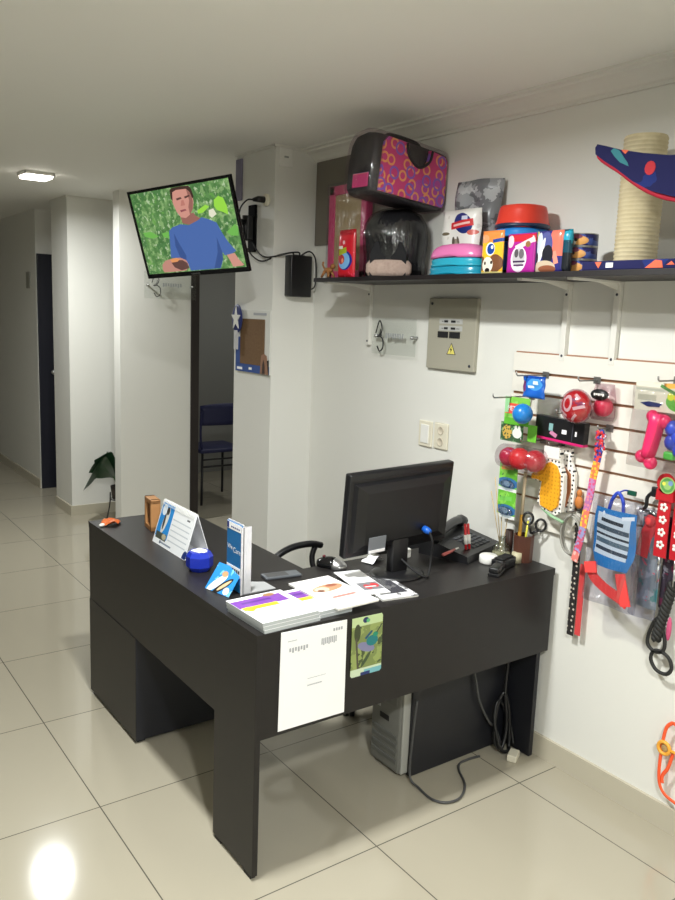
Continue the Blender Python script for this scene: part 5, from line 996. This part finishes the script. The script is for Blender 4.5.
# ------------------------------------------------------------------ things seen beyond the desk
o = thing('visitor_chair', 'navy plastic chair in the dim room behind the doorway', 'chair', (2.09, 4.42, 0), 0)
NC = mat('navy_plastic', (30, 34, 78), 0.45)
f = MB()
f.rings([[(x, -0.2+0.03*(1-(x/0.22)**2)*-1+dy-0.05*(z-0.6), z+(0.02*(1-(x/0.22)**2) if z > 0.8 else 0)) for x, dy in [(-0.22+0.44*k/10, 0) for k in range(11)]+[(0.22-0.44*k/10, 0.014) for k in range(11)]] for z in (0.68, 0.72, 0.80, 0.845)])
f.build('backrest', NC, o)
for sx in (-1, 1):
    MB().tube(spline([(sx*0.215, -0.215, 0.80), (sx*0.215, -0.205, 0.62), (sx*0.2, -0.19, 0.5), (sx*0.17, -0.16, 0.46)], 5), 0.011, 8).build('back_post', NC, o)
MB().box(-0.21, 0.21, -0.2, 0.2, 0.44, 0.475, 0.012, seg=3).build('seat', NC, o)
MT = mat('chair_steel_black', (32, 32, 36), 0.4)
for sx in (-1, 1):
    for y0, y1 in ((-0.15, -0.2), (0.14, 0.2)): MB().tube([(sx*0.17, y0, 0.45), (sx*0.2, y1, 0.0)], 0.011, 8).build('leg', MT, o)
MB().tube([(-0.175, -0.16, 0.38), (0.175, -0.16, 0.38)], 0.008, 6).tube([(-0.178, -0.165, 0.32), (0.178, -0.165, 0.32)], 0.008, 6).build('crossbar', MT, o)

o = thing('potted_plant', 'broad leaved green plant on a black wire stand by the corridor block', 'plant', (1.13, 4.08, 0))
MB().lathe([(0.0, 0.17), (0.055, 0.17), (0.07, 0.27), (0.062, 0.27), (0.055, 0.25), (0, 0.25)], seg=20).build('pot', mat('clay_pot', (70, 62, 58), 0.6), o)
f = MB()
for a in (0.6, 2.7, 4.8):
    f.tube(spline([(0.07*math.cos(a), 0.07*math.sin(a), 0.22), (0.075*math.cos(a), 0.075*math.sin(a), 0.12), (0.1*math.cos(a), 0.1*math.sin(a), 0.0)], 4), 0.005, 6)
f.tube([(0.068*math.cos(2*PI*k/20), 0.068*math.sin(2*PI*k/20), 0.168) for k in range(20)], 0.004, 6, loop=True); f.build('stand', BLK, o)
LF = mat('dark_leaf', (34, 66, 44), 0.35, grain=(12, (48, 86, 56)))
for (a, l, w_, h0, droop, up_) in ((3.1, 0.24, 0.24, 0.33, 0.26, 0.18), (3.5, 0.20, 0.14, 0.36, 0.02, 0.16), (2.5, 0.2, 0.13, 0.36, 0.10, 0.10), (0.4, 0.2, 0.12, 0.3, 0.1, 0.14), (5.2, 0.2, 0.13, 0.3, 0.12, 0.15), (1.6, 0.18, 0.1, 0.3, 0.05, 0.2)):
    def leaf(u, v, a=a, l=l, w_=w_, h0=h0, droop=droop, up_=up_):
        r = 0.04+l*u; wd_ = w_*(math.sin(PI*min(1, u**0.75))**0.8)*(v-0.5); z = h0+up_*min(1, u*2.2)-droop*u*u-0.25*abs(v-0.5)*w_*math.sin(PI*u)+(v-0.5)*w_*0.9*math.sin(PI*u)
        return (r*math.cos(a)-wd_*math.sin(a), r*math.sin(a)+wd_*math.cos(a), z)
    lf = MB().grid(leaf, 14, 8, 0.002).build('leaf', LF, o)
    MB().tube([(0.0, 0, 0.25), (0.02*math.cos(a), 0.02*math.sin(a), 0.28), leaf(0.05, 0.5)], 0.004, 6).build('stem', mat('stem_green', (60, 96, 52), 0.5), o)
